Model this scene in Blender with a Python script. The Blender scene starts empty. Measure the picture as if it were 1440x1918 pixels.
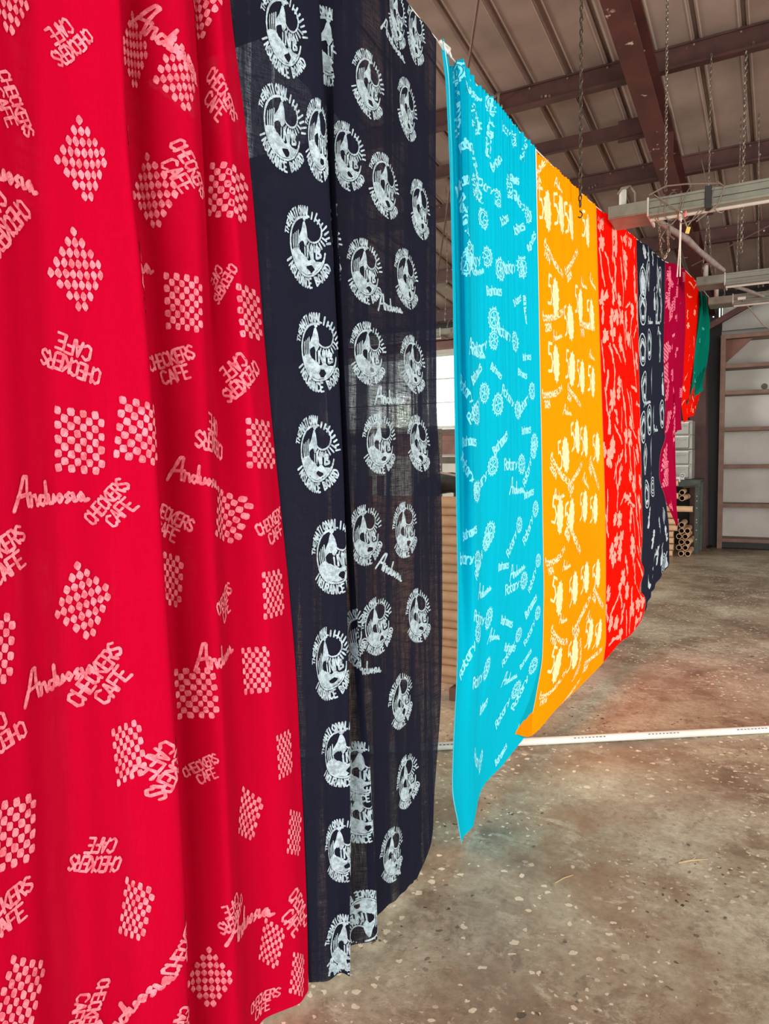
import bpy, math, random
import numpy as np
from mathutils import Matrix, Vector

# ---------------------------------------------------------------- camera, light, exposure
C = bpy.context.scene.collection
SC = bpy.context.scene
YAW, PITCH, ROLL, EYE = math.radians(29.05), math.atan(94 / 1350), .012, 1.65
fw = Vector((-math.sin(YAW) * math.cos(PITCH), math.cos(YAW) * math.cos(PITCH), -math.sin(PITCH)))
r0 = Vector((math.cos(YAW), math.sin(YAW), 0)); u0 = r0.cross(fw)
cr = r0 * math.cos(ROLL) - u0 * math.sin(ROLL); cu = u0 * math.cos(ROLL) + r0 * math.sin(ROLL)
cam = bpy.data.objects.new('camera', bpy.data.cameras.new('camera')); C.objects.link(cam)
cam.data.sensor_fit = 'HORIZONTAL'; cam.data.sensor_width = 36; cam.data.lens = 33.75; cam.data.clip_start = .02
cam.matrix_world = Matrix(((cr.x, cu.x, -fw.x, 0), (cr.y, cu.y, -fw.y, 0), (cr.z, cu.z, -fw.z, EYE), (0, 0, 0, 1)))
SC.camera = cam
SC.view_settings.view_transform = 'Standard'; SC.view_settings.look = 'None'
SC.view_settings.gamma = 1; SC.view_settings.use_curve_mapping = False
SC.view_settings.exposure = 0.15
wd = bpy.data.worlds.new('daylight'); SC.world = wd; wd.use_nodes = True
wd.node_tree.nodes['Background'].inputs[0].default_value = (.93, .97, 1, 1)
wd.node_tree.nodes['Background'].inputs[1].default_value = 2.0
def area(name, loc, target, sx, sy, power, col=(1, 1, 1)):
    l = bpy.data.lights.new(name, 'AREA'); l.shape = 'RECTANGLE'; l.size = sx; l.size_y = sy; l.energy = power; l.color = col
    o = bpy.data.objects.new(name, l); C.objects.link(o); o.location = loc
    o.rotation_euler = (Vector(target) - Vector(loc)).to_track_quat('-Z', 'Y').to_euler()
    return o
LF = area('daylight_front_doorway', (1.6, -5.3, 2.2), (-1.4, 3.0, 1.4), 4.6, 3.6, 410, (1, .98, .95))
LS = area('daylight_side_doorway', (6.8, 5.5, 1.9), (-1.5, 6.5, 1.4), 5.6, 3.2, 300, (1, .95, .88))
area('left_wall_fill', (-12.7, 4.5, 3.0), (-1.5, 4.8, .4), 7.0, 2.4, 1250, (.96, 1, .95))  # added fill before the windowless left wall, brightens tubes and roof
LF.data.spread = 2.5; LS.data.spread = 2.1
area('daylight_behind_back_wall', (-7.2, 17.6, 6.6), (-6.5, 10, 1.2), 6.0, 2.5, 900, (1, .99, .95))

# ---------------------------------------------------------------- helpers
def meta(o, label=None, cat=None, group=None, kind=None):
    if label: o['label'] = label
    if cat: o['category'] = cat
    if group: o['group'] = group
    if kind: o['kind'] = kind
    return o
def thing(name, loc, label, cat, group=None):
    o = bpy.data.objects.new(name, None); C.objects.link(o); o.location = loc; o.empty_display_size = .05
    return meta(o, label, cat, group)
class MB:
    def __init__(s): s.v = []; s.f = []; s.m = []
    def add(s, v, f, m=0):
        n = len(s.v); s.v += [tuple(p) for p in v]; s.f += [tuple(i + n for i in q) for q in f]; s.m += [m] * len(f); return s
    def box(s, c, d, rz=0, m=0, ry=0, rx=0):
        R = Matrix.Rotation(rz, 3, 'Z') @ Matrix.Rotation(ry, 3, 'Y') @ Matrix.Rotation(rx, 3, 'X')
        v = [Vector(c) + R @ Vector((x * d[0] / 2, y * d[1] / 2, z * d[2] / 2)) for x in (-1, 1) for y in (-1, 1) for z in (-1, 1)]
        return s.add(v, [(0, 1, 3, 2), (4, 6, 7, 5), (0, 4, 5, 1), (2, 3, 7, 6), (0, 2, 6, 4), (1, 5, 7, 3)], m)
    def span(s, a, b, m=0):
        return s.box([(a[i] + b[i]) / 2 for i in range(3)], [abs(b[i] - a[i]) for i in range(3)], m=m)
    def tube(s, pts, r, n=8, caps=True, m=0, closed=False):
        P = [Vector(p) for p in pts]; k = len(P); R = r if isinstance(r, (list, tuple)) else [r] * k
        v = []; f = []; up = None
        for i in range(k):
            if closed: d = P[(i + 1) % k] - P[i - 1]
            else: d = P[min(i + 1, k - 1)] - P[max(i - 1, 0)]
            d.normalize()
            if up is None:
                up = d.cross(Vector((0, 0, 1)))
                if up.length < .05: up = d.cross(Vector((1, 0, 0)))
            up = (up - d * up.dot(d)).normalized(); w = d.cross(up)
            for j in range(n):
                a = 2 * math.pi * j / n; v.append(P[i] + (up * math.cos(a) + w * math.sin(a)) * R[i])
        for i in range(k if closed else k - 1):
            i2 = (i + 1) % k
            for j in range(n): f.append((i * n + j, i * n + (j + 1) % n, i2 * n + (j + 1) % n, i2 * n + j))
        if caps and not closed: f += [tuple(reversed(range(n))), tuple((k - 1) * n + j for j in range(n))]
        return s.add(v, f, m)
    def pipe(s, a, b, ro, ri, n=20, m=0):
        a = Vector(a); b = Vector(b); d = (b - a).normalized(); up = d.cross(Vector((0, 0, 1)))
        if up.length < .05: up = Vector((1, 0, 0))
        up.normalize(); w = d.cross(up); v = []
        for P, r in ((a, ro), (b, ro), (b, ri), (a, ri)):
            for j in range(n):
                t = 2 * math.pi * j / n; v.append(P + (up * math.cos(t) + w * math.sin(t)) * r)
        f = []
        for k in range(4):
            for j in range(n): f.append((k * n + j, k * n + (j + 1) % n, (k + 1) % 4 * n + (j + 1) % n, (k + 1) % 4 * n + j))
        return s.add(v, f, m)
    def build(s, name, mats, parent=None, bevel=0, smooth=False):
        me = bpy.data.meshes.new(name); me.from_pydata(s.v, [], s.f)
        if not isinstance(mats, (list, tuple)): mats = [mats]
        for q in mats: me.materials.append(q)
        if len(mats) > 1: me.polygons.foreach_set('material_index', s.m)
        if smooth:
            me.polygons.foreach_set('use_smooth', [True] * len(me.polygons))
        me.update(); o = bpy.data.objects.new(name, me); C.objects.link(o)
        if bevel:
            b = o.modifiers.new('bevel', 'BEVEL'); b.width = bevel; b.segments = 2; b.limit_method = 'ANGLE'; b.angle_limit = .6
        if smooth: 
            try:
                me.set_sharp_from_angle(angle=.7)
            except Exception: pass
        if parent:
            o.parent = parent; o.matrix_parent_inverse = Matrix.Translation(-Vector(world_loc(parent)))
        return o
def world_loc(o):
    p = Vector(o.location)
    if o.parent: return world_loc(o.parent) + Vector(o.matrix_parent_inverse.translation)
    return p
def copy_thing(o, delta, label=None, group=None):
    c = o.copy(); C.objects.link(c); c.location = Vector(o.location) + Vector(delta)
    if label: c['label'] = label
    if group: c['group'] = group
    for ch in list(o.children):
        d = ch.copy(); C.objects.link(d); d.parent = c
        for g in list(ch.children):
            e = g.copy(); C.objects.link(e); e.parent = d
    return c

# ---------------------------------------------------------------- materials
class NT:
    def __init__(s, name):
        s.mat = bpy.data.materials.new(name); s.mat.use_nodes = True; s.t = s.mat.node_tree; s.b = s.t.nodes['Principled BSDF']
        s.out = s.t.nodes['Material Output']; s.co = s.n('ShaderNodeTexCoord')
    def n(s, typ, **k):
        nd = s.t.nodes.new(typ)
        for a, b in k.items(): setattr(nd, a, b)
        return nd
    def l(s, a, b): s.t.links.new(a, b)
    def mapv(s, scale=(1, 1, 1), rot=(0, 0, 0), loc=(0, 0, 0)):
        m = s.n('ShaderNodeMapping'); s.l(s.co.outputs['Object'], m.inputs[0])
        m.inputs['Scale'].default_value = scale; m.inputs['Rotation'].default_value = rot; m.inputs['Location'].default_value = loc
        return m.outputs[0]
    def noise(s, scale, detail=4, rough=.55, vec=None, dist=0):
        q = s.n('ShaderNodeTexNoise'); q.inputs['Scale'].default_value = scale; q.inputs['Detail'].default_value = detail
        q.inputs['Roughness'].default_value = rough; q.inputs['Distortion'].default_value = dist
        s.l(vec or s.co.outputs['Object'], q.inputs['Vector']); return q.outputs[0]
    def ramp(s, x, *st):
        r = s.n('ShaderNodeValToRGB'); e = r.color_ramp.elements
        while len(e) < len(st): e.new(.5)
        for k, (p, c) in enumerate(st):
            e[k].position = p; e[k].color = (c, c, c, 1) if isinstance(c, (int, float)) else tuple(c) + (1,)
        s.l(x, r.inputs[0]); return r.outputs[0]
    def mix(s, f, a, b, blend='MIX'):
        m = s.n('ShaderNodeMix', data_type='RGBA', blend_type=blend)
        for v, i in ((f, 0), (a, 6), (b, 7)):
            if isinstance(v, (int, float)): m.inputs[i].default_value = v if i == 0 else (v, v, v, 1)
            elif isinstance(v, tuple): m.inputs[i].default_value = v + (1,)
            else: s.l(v, m.inputs[i])
        return m.outputs[2]
    def math(s, op, a, b=0.0, c=None):
        m = s.n('ShaderNodeMath', operation=op)
        for v, i in ((a, 0), (b, 1), (c, 2)):
            if v is None: continue
            if isinstance(v, (int, float)): m.inputs[i].default_value = v
            else: s.l(v, m.inputs[i])
        return m.outputs[0]
    def bump(s, h, strength=.2, dist=.01):
        b = s.n('ShaderNodeBump'); b.inputs['Strength'].default_value = strength; b.inputs['Distance'].default_value = dist
        s.l(h, b.inputs['Height']); return b.outputs[0]
def simple(name, col, rough=.6, metal=0, var=.15, scale=6, col2=None, bump=0, worn=None):
    n = NT(name); f = n.noise(scale, 5)
    f2 = n.ramp(f, (.35, 0), (.65, 1))
    c2 = col2 or tuple(c * (1 - var) for c in col)
    c = n.mix(f2, tuple(col), tuple(c2))
    if worn:
        w = n.ramp(n.noise(worn[1], 6, .7), (worn[2], 0), (worn[2] + .04, 1)); c = n.mix(w, c, tuple(worn[0]))
    n.l(c, n.b.inputs['Base Color']); n.b.inputs['Roughness'].default_value = rough; n.b.inputs['Metallic'].default_value = metal
    if bump: n.l(n.bump(n.noise(scale * 6, 6), bump, .004), n.b.inputs['Normal'])
    return n.mat
def cloth_mat(name, col, trans=.35, sheer=.0, streak=.12, tcol=None):
    n = NT(name); t = n.t
    s1 = n.noise(1, 3, .6, n.mapv((620, 620, 22)))
    s2 = n.noise(1, 3, .6, n.mapv((20, 20, 700)))
    big = n.noise(2.2, 3)
    w = n.math('ADD', n.math('MULTIPLY', s1, .6), n.math('MULTIPLY', s2, .4))
    f = n.ramp(w, (.35, 0), (.65, 1))
    c = n.mix(f, tuple(x * (1 - streak) for x in col), tuple(min(1, x * (1 + streak * .4)) for x in col))
    n.l(c, n.b.inputs['Base Color']); n.b.inputs['Roughness'].default_value = .85; n.b.inputs['Specular IOR Level'].default_value = .04
    n.l(n.bump(n.math('ADD', w, n.noise(28, 3)), .18, .003), n.b.inputs['Normal'])
    tr = n.n('ShaderNodeBsdfTranslucent'); tr.inputs[0].default_value = tuple(tcol or col) + (1,)
    ms = n.n('ShaderNodeMixShader'); ms.inputs[0].default_value = trans
    n.l(n.b.outputs[0], ms.inputs[1]); n.l(tr.outputs[0], ms.inputs[2]); last = ms.outputs[0]
    if sheer:
        tp = n.n('ShaderNodeBsdfTransparent'); m2 = n.n('ShaderNodeMixShader')
        # open weave: tiny gaps between the threads
        gap = n.math('MULTIPLY', n.ramp(n.math('MULTIPLY', s1, s2), (.18, 0), (.34, 1)), n.ramp(n.noise(1, 3, .6, n.mapv((11, 11, .5))), (.50, .06), (.62, 1)))
        n.l(n.math('MULTIPLY', gap, sheer), m2.inputs[0]); n.l(last, m2.inputs[1]); n.l(tp.outputs[0], m2.inputs[2]); last = m2.outputs[0]
    n.l(last, n.out.inputs[0]); return n.mat
def print_mat(name, col, under, amount=.5, crack=.35):
    n = NT(name)
    a = n.ramp(n.noise(55, 4, .7), (.44, 0), (.60, 1))
    v = n.n('ShaderNodeTexVoronoi', feature='DISTANCE_TO_EDGE'); v.inputs['Scale'].default_value = 60; n.l(n.mapv((1, 1, .8)), v.inputs['Vector'])
    cr_ = n.ramp(v.outputs['Distance'], (.015, 1), (.05, 0)); fine = n.ramp(n.noise(300, 2, .6), (.45, 0), (.7, 1))
    c = n.mix(n.math('MULTIPLY', a, amount), tuple(col), tuple(under))
    c = n.mix(n.math('MULTIPLY', n.math('MULTIPLY', cr_, fine), crack * 2), c, tuple(under))
    n.l(c, n.b.inputs['Base Color']); n.b.inputs['Roughness'].default_value = .85; n.b.inputs['Specular IOR Level'].default_value = .15
    return n.mat

def concrete():
    n = NT('stained_concrete'); V = n.mapv((1, 1, 1))
    big = n.noise(.55, 6, .68, V, .15); mid = n.noise(2.6, 8, .75, V, .25); fine = n.noise(30, 6, .75, V)
    c = n.ramp(big, (.40, (.24, .155, .10)), (.47, (.37, .27, .175)), (.53, (.50, .425, .30)), (.60, (.76, .70, .53)))
    c = n.mix(n.ramp(mid, (.45, 0), (.66, .7)), c, (.60, .53, .39))
    c = n.mix(n.ramp(n.noise(1.5, 8, .78, n.mapv((1, 1, 1), loc=(3, 7, 0)), .3), (.53, 0), (.60, .6)), c, (.21, .135, .09))
    c = n.mix(n.ramp(n.noise(4.2, 9, .8, n.mapv((1, 1.5, 1), loc=(9, 2, 0)), .3), (.55, 0), (.61, .6)), c, (.74, .66, .49))
    c = n.mix(n.ramp(n.noise(7, 9, .8, n.mapv((1.6, 1, 1), loc=(4, 5, 0)), .2), (.56, 0), (.62, .5)), c, (.17, .13, .09))
    c = n.mix(n.ramp(fine, (.42, .0), (.66, .5)), c, (.20, .16, .11))
    def chips(scale, r, dens_loc, col, lo, hi, c, dens=3.0):
        vo = n.n('ShaderNodeTexVoronoi'); vo.inputs['Scale'].default_value = scale
        wv = n.n('ShaderNodeVectorMath', operation='MULTIPLY_ADD'); nz = n.n('ShaderNodeTexNoise'); nz.inputs['Scale'].default_value = 28; nz.inputs['Detail'].default_value = 3
        n.l(n.co.outputs['Object'], nz.inputs['Vector']); n.l(nz.outputs['Color'], wv.inputs[0]); wv.inputs[1].default_value = (.045, .045, 0)
        mp = n.mapv((1, 1, 0), loc=dens_loc); n.l(mp, wv.inputs[2]); n.l(wv.outputs[0], vo.inputs['Vector'])
        rad = n.math('MULTIPLY', vo.outputs['Color'], r)      # every chip its own size
        inside = n.math('LESS_THAN', vo.outputs['Distance'], rad)
        d = n.ramp(n.noise(dens, 3, .5, n.mapv((1, 1, 1), loc=dens_loc)), (lo, 0), (hi, 1))
        return n.mix(n.math('MULTIPLY', inside, d), c, col), n.math('MULTIPLY', inside, d)
    c, h1 = chips(20, .32, (1, 4, 0), (.86, .74, .54), .42, .50, c, .6)
    c, h2 = chips(24, .26, (5, 1, 0), (.07, .055, .04), .45, .6, c, 1.0)
    c, h3 = chips(30, .30, (2, 9, 0), (.80, .70, .52), .47, .55, c, 1.1)
    n.l(c, n.b.inputs['Base Color'])
    n.l(n.ramp(mid, (.3, .28), (.7, .5)), n.b.inputs['Roughness'])
    n.b.inputs['Specular IOR Level'].default_value = .35
    hh = n.math('SUBTRACT', n.math('ADD', n.math('MULTIPLY', fine, .5), mid), n.math('ADD', h1, n.math('MULTIPLY', h2, 1.2)))
    n.l(n.bump(hh, .6, .008), n.b.inputs['Normal'])
    return n.mat

M = {
 'floor': concrete(),
 'roof': simple('brown_grey_roof_sheet', (.32, .225, .185), .5, .1, scale=1.2, col2=(.20, .14, .115)),
 'beam': simple('red_oxide_steel', (.085, .03, .024), .5, .1, scale=5, col2=(.05, .019, .016), worn=((.42, .30, .25), 9, .70), bump=.15),
 'rafter': simple('worn_red_oxide_rafter', (.10, .028, .024), .45, .1, scale=3, col2=(.06, .019, .017), worn=((.50, .36, .31), 5, .63), bump=.1),
 'bolt': simple('bolt_head', (.35, .24, .18), .4, .6),
 'white_wall': simple('stained_white_wall', (.62, .59, .54), .8, 0, scale=1.4, col2=(.50, .47, .42), worn=((.35, .31, .25), 2.1, .68)),
 'block_wall': simple('pale_block_wall', (.50, .47, .42), .85, 0, scale=2, col2=(.40, .37, .33)),
 'red_wood': simple('red_brown_board', (.21, .085, .06), .6, 0, scale=4, col2=(.13, .05, .038)),
 'shelf': simple('brown_painted_wood', (.23, .125, .085), .55, 0, scale=5, col2=(.17, .085, .06)),
 'dark': simple('near_black_steel_and_gap', (.016, .015, .015), .6),
 'green': simple('dark_green_machine_paint', (.030, .048, .036), .45, .1, scale=8, col2=(.06, .08, .065), worn=((.25, .26, .22), 14, .68)),
 'post': simple('olive_rack_steel', (.14, .12, .09), .5, .3, col2=(.09, .075, .055)),
 'fixture': simple('grey_green_enamel', (.235, .235, .185), .4, .15, scale=7, col2=(.165, .165, .13), worn=((.12, .09, .07), 18, .68)),
 'fix_side': simple('pale_enamel', (.55, .52, .46), .4),
 'chain': simple('galvanised_chain', (.30, .26, .21), .4, .7, scale=30, col2=(.14, .10, .075)),
 'dchain': simple('dark_rusty_chain', (.06, .045, .035), .5, .6, scale=30, col2=(.10, .07, .05)),
 'wire': simple('grey_brown_cable', (.20, .155, .12), .6),
 'conduit': simple('taped_grey_conduit', (.26, .21, .19), .5, .1, scale=12, col2=(.17, .13, .12)),
 'rope': simple('white_cotton_rope', (.72, .68, .62), .9, scale=60, bump=.3),
 'pvc': simple('white_pvc', (.80, .80, .74), .35, 0, scale=3, col2=(.68, .67, .60), worn=((.40, .36, .28), 30, .70)),
 'card': simple('brown_cardboard', (.78, .50, .30), .8, 0, scale=9, col2=(.68, .42, .24)),
 'cardin': simple('cardboard_bore_shade', (.10, .06, .04), .9),
 'plastic': simple('clear_grey_plastic', (.42, .42, .38), .3, 0, scale=3, col2=(.34, .34, .31)),
 'lip': simple('white_plastic', (.78, .76, .70), .35),
 'yellow': simple('yellow_tag', (.80, .60, .14), .6), 'pink': simple('red_plastic', (.75, .16, .12), .4),
 'paper': simple('white_paper', (.75, .74, .70), .8), 'ink': simple('black_ink', (.03, .03, .03), .6),
 'twig': simple('dry_stem', (.50, .36, .20), .9), 'leaf': simple('sunlit_leaf', (.45, .60, .12), .6, col2=(.30, .48, .08)),
 'rust': simple('rusty_rod', (.13, .06, .045), .6, .3),
}
def glass():
    n = NT('window_glass'); g = n.n('ShaderNodeBsdfGlossy'); g.inputs['Roughness'].default_value = .05
    t = n.n('ShaderNodeBsdfTransparent'); t.inputs[0].default_value = (.95, .97, .94, 1); m = n.n('ShaderNodeMixShader'); m.inputs[0].default_value = .06
    n.l(t.outputs[0], m.inputs[1]); n.l(g.outputs[0], m.inputs[2]); n.l(m.outputs[0], n.out.inputs[0]); return n.mat
M['glass'] = glass()
def sky_sheet():
    n = NT('milky_roof_light'); g = n.n('ShaderNodeBsdfTranslucent'); g.inputs[0].default_value = (.92, .97, .95, 1)
    t = n.n('ShaderNodeBsdfTransparent'); m = n.n('ShaderNodeMixShader'); m.inputs[0].default_value = .7
    n.l(g.outputs[0], m.inputs[1]); n.l(t.outputs[0], m.inputs[2]); n.l(m.outputs[0], n.out.inputs[0]); return n.mat
M['skylight'] = sky_sheet()

# ---------------------------------------------------------------- setting
def roof_z(y): return 6.6 - .12 * y
m = MB(); m.span((-13, -6, -.2), (8, 15.35, 0)); meta(m.build('floor', M['floor']), kind='structure')
# ribbed roof sheet seen from below, with one run of translucent sheet in it
def roof_strip(x0, x1, ya, yb, name, mat):
    b = MB(); xs = []; pitch = .407; k0 = int(math.floor((x0 + .43) / pitch)) - 1; k1 = int(math.ceil((x1 + .43) / pitch)) + 1
    for k in range(k0, k1):
        c = -.43 + k * pitch
        xs += [(c - .052, 0), (c - .044, -.010), (c - .036, 0), (c - .026, 0), (c - .014, .045), (c + .014, .045), (c + .026, 0), (c + .036, 0), (c + .044, -.010), (c + .052, 0)]
    xs = [(x0, 0)] + [q for q in xs if x0 < q[0] < x1] + [(x1, 0)]
    v = []; f = []
    for x, dz in xs: v += [(x, ya, roof_z(ya) + dz), (x, yb, roof_z(yb) + dz)]
    for i in range(len(xs) - 1): f.append((2 * i, 2 * i + 1, 2 * i + 3, 2 * i + 2))
    o = b.add(v, f).build(name, mat)
    s = o.modifiers.new('s', 'SOLIDIFY'); s.thickness = .004; s.offset = 0
    return meta(o, kind='structure')
roof_strip(-4.7, 8, -6, 15.9, 'ceiling', M['roof'])
roof_strip(-13, -4.7, 7.75, 15.9, 'ceiling', M['roof'])
roof_strip(-13, -4.7, -6, 5.9, 'ceiling', M['roof'])
roof_strip(-6.3, -4.7, 5.9, 7.75, 'ceiling', M['skylight'])
roof_strip(-13, -6.3, 5.9, 7.75, 'ceiling', M['roof'])
# purlins
for y in (3.55, 5.68, 7.80, 9.93, 12.22, 14.30):
    zt = roof_z(y) - .012; b = MB()
    b.span((-13, y, zt - .24), (8, y + .008, zt)); b.span((-13, y, zt - .008), (8, y + .075, zt)); b.span((-13, y - .075, zt - .24), (8, y, zt - .232))
    b.span((-13, y - .083, zt - .24), (8, y - .075, zt - .215))
    b.span((-13, y - .02, zt - .012), (8, y + .02, zt + .004))
    o = meta(b.build('roof_purlin', M['beam']), kind='structure')
    bb = MB(); rr = random.Random(int(y * 10))
    for x in np.arange(-9, 3, .407): bb.tube([(x, y - .012, zt - .03), (x, y + .002, zt - .03)], .010, 6)
    for x in (-3.1, -2.95, -2.8, -2.35, -2.27, -2.31, -.35):
        bb.tube([(x, y - .014, zt - .15 + rr.uniform(-.03, .03)), (x, y + .002, zt - .15)], .014, 8)
    bb.build('bolt_heads', M['bolt'], o)
# secondary strut under the sheets, ending at the rafter bracket
b = MB(); ys = 8.75; zs = roof_z(ys) - .10
b.span((-9, ys, zs - .16), (-1.38, ys + .01, zs)); b.span((-9, ys - .05, zs - .168), (-1.38, ys, zs - .16)); b.span((-1.75, ys - .02, zs - .20), (-1.37, ys + .02, zs + .03))
meta(b.build('roof_strut', M['beam']), kind='structure')
# rafter and column
b = MB(); XR = -1.265
def slope_box(b, x0, x1, ya, yb, d0, d1):      # d = depth below the roof line
    v = [(x, y, roof_z(y) - d) for x in (x0, x1) for y in (ya, yb) for d in (d1, d0)]
    b.add(v, [(0, 1, 3, 2), (4, 6, 7, 5), (0, 4, 5, 1), (2, 3, 7, 6), (0, 2, 6, 4), (1, 5, 7, 3)])
slope_box(b, XR - .105, XR + .105, -6, 14.6, .585, .600); slope_box(b, XR - .105, XR + .105, -6, 14.6, .262, .275); slope_box(b, XR - .006, XR + .006, -6, 14.6, .27, .59)
for y in (4.0, 8.8, 11.6): slope_box(b, XR - .1, XR + .1, y, y + .012, .275, .585)
for y in (3.55, 5.68, 7.8, 9.93, 12.22): slope_box(b, XR - .09, XR + .09, y - .02, y + .05, .23, .262)
meta(b.build('roof_rafter', M['rafter']), kind='structure')
b = MB(); yc = 14.2
def taper(b, xa0, xa1, xb0, xb1, y0, y1, z0, z1):
    v = [(xa0, y0, z0), (xa0, y1, z0), (xa1, y0, z0), (xa1, y1, z0), (xb0, y0, z1), (xb0, y1, z1), (xb1, y0, z1), (xb1, y1, z1)]
    b.add(v, [(0, 1, 3, 2), (4, 6, 7, 5), (0, 4, 5, 1), (2, 3, 7, 6), (0, 2, 6, 4), (1, 5, 7, 3)])
taper(b, -1.50, -1.22, -1.56, -1.30, yc, yc + .016, .02, 4.33); taper(b, -1.50, -1.22, -1.56, -1.30, yc + .40, yc + .416, .02, 4.33)
taper(b, -1.37, -1.355, -1.44, -1.425, yc + .01, yc + .41, .02, 4.33); b.span((-1.58, yc - .05, 0), (-1.15, yc + .46, .02))
meta(b.build('steel_column', M['beam']), kind='structure')
# walls
WB = 15.2
b = MB(); b.span((-1.08, WB, 0), (8, WB + .15, 4.62)); b.span((-1.5, WB, 0), (-1.08, WB + .15, 4.2)); b.span((-1.5, WB, 4.5), (-1.08, WB + .15, 4.62)); b.span((-13, WB, 0), (-1.5, WB + .15, 2.40))
b.span((-13, WB, 4.10), (-1.5, WB + .15, 4.62)); b.span((-13, WB, 2.40), (-10.2, WB + .15, 4.10)); b.span((-4.6, WB, 2.40), (-1.5, WB + .15, 4.10))
wb = meta(b.build('wall_back', M['white_wall']), kind='structure')
b = MB()      # dark eave closure with gaps that let daylight in
z = 4.62
rr = random.Random(3)
xs = list(np.arange(-12.9, 7.9, .407))
for x in xs:
    w = .035 if rr.random() < .55 else .012
    b.span((x + w, WB, z), (x + .407 - .0, WB + .04, 4.775)); b.span((x, WB, z), (x + w, WB + .04, z + .055)); b.span((x, WB, z + .09), (x + w, WB + .04, 4.775))
meta(b.build('trim_1', M['dark']), kind='structure')
b = MB(); b.span((-1.08, 14.95, 4.0), (8, 14.99, 4.55)); meta(b.build('trim_2', M['white_wall']), kind='structure')
b = MB(); b.span((-12, 14.9, 4.18), (-1.7, 15.19, 4.32)); b.span((-12, 14.98, 4.36), (-1.7, 15.19, 4.44)); b.span((-12, 15.0, 2.10), (-1.7, 15.19, 2.30))
meta(b.build('trim_3', M['red_wood']), kind='structure')
b = MB(); b.span((-2.3, 14.86, 0), (-1.085, 14.90, 4.19)); b.span((-1.08, 14.9, 4.45), (8, 15.0, 4.63)); b.span((-2.3, 14.86, 4.46), (-1.085, 14.90, 4.62))  # near-black sheet added for the shaded gap between column and bookcase
b.span((-2.3, 14.86, 4.19), (-1.24, 14.9, 4.46)); b.span((-1.215, 14.86, 4.19), (-1.135, 14.9, 4.46)); b.span((-1.11, 14.86, 4.19), (-1.085, 14.9, 4.46)); b.span((-1.24, 14.86, 4.19), (-1.215, 14.9, 4.25)); b.span((-1.24, 14.86, 4.275), (-1.215, 14.9, 4.35)); b.span((-1.24, 14.86, 4.375), (-1.215, 14.9, 4.46)); b.span((-1.135, 14.86, 4.19), (-1.11, 14.9, 4.235)); b.span((-1.135, 14.86, 4.41), (-1.11, 14.9, 4.46)); meta(b.build('trim_gap_shade', M['dark']), kind='structure')
b = MB(); b.span((-13.1, -2, 0), (-12.95, 16, 8)); meta(b.build('wall_left', M['block_wall']), kind='structure')
b = MB(); b.span((7, -6, 0), (7.15, 2.5, 7.3)); b.span((7, 8.5, 0), (7.15, 15.9, 5.6)); b.span((7, 2.5, 3.6), (7.15, 8.5, 6.3)); meta(b.build('wall_right', M['block_wall']), kind='structure')
b = MB(); b.span((-13, -5.65, 0), (-1, -5.5, 7.26)); b.span((4.3, -5.65, 0), (7, -5.5, 7.26)); b.span((-1, -5.65, 4.1), (4.3, -5.5, 7.26)); meta(b.build('wall_front', M['block_wall']), kind='structure')
# windows in the back wall: frame, glass, thin crossbars
for k, (xa, xb) in enumerate(((-10.2, -7.5), (-7.5, -4.6))):
    b = MB(); y0 = WB + .03
    for zz in (2.40, 4.04): b.span((xa, y0, zz), (xb, y0 + .06, zz + .06))
    for xx in (xa, xb - .05): b.span((xx, y0, 2.46), (xx + .05, y0 + .06, 4.04))
    for zz in (2.98, 3.52): b.span((xa + .05, y0 + .01, zz), (xb - .05, y0 + .05, zz + .022))
    o = meta(b.build('window_%d' % (k + 1), M['fix_side']), kind='structure')
    g = MB(); g.span((xa + .05, y0 + .028, 2.46), (xb - .05, y0 + .034, 4.04)); g.build('window_glass', M['glass'], o)
    s_ = MB(); s_.span((xa, WB - .07, 2.35), (xb, WB + .03, 2.40)); s_.build('window_sill', M['lip'], o)
# bushes outside the window
def bush(x, y, h, r, seed, label):
    t = thing('leafy_bush', (x, y, 0), label, 'bush', 'bushes outside the back windows'); rr = random.Random(seed); b = MB()
    for i in range(900):
        a = rr.uniform(0, 6.28); q = rr.random() ** .5 * r; z = rr.uniform(.25, 1) * h; q *= math.sin(min(1, (z / h) * 1.0) * math.pi) * .7 + .35
        c = Vector((x + q * math.cos(a), y + q * math.sin(a), z)); u = Vector((rr.gauss(0, 1), rr.gauss(0, 1), rr.gauss(0, 1))).normalized(); w = u.orthogonal().normalized(); L = .13
        b.add([c, c + u * L * .5 + w * L * .28, c + u * L, c + u * L * .5 - w * L * .28], [(0, 1, 2, 3)])
    b.build('foliage', M['leaf'], t); s = MB(); s.tube([(x, y, 0), (x + .05, y, h * .4), (x - .02, y, h * .75)], [.05, .035, .015]); s.build('stem', M['twig'], t)
bush(-11.6, 22.5, 3.6, 1.0, 4, 'sunlit leafy bush outside the back window, the left one')
bush(-7.9, 20.5, 2.9, .8, 5, 'lower sunlit leafy bush outside the back window, nearer the turquoise cloth edge')
b = MB(); b.span((-30, 15.4, -.25), (20, 45, -.05)); meta(b.build('outside_ground', M['block_wall']), kind='structure')
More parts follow.
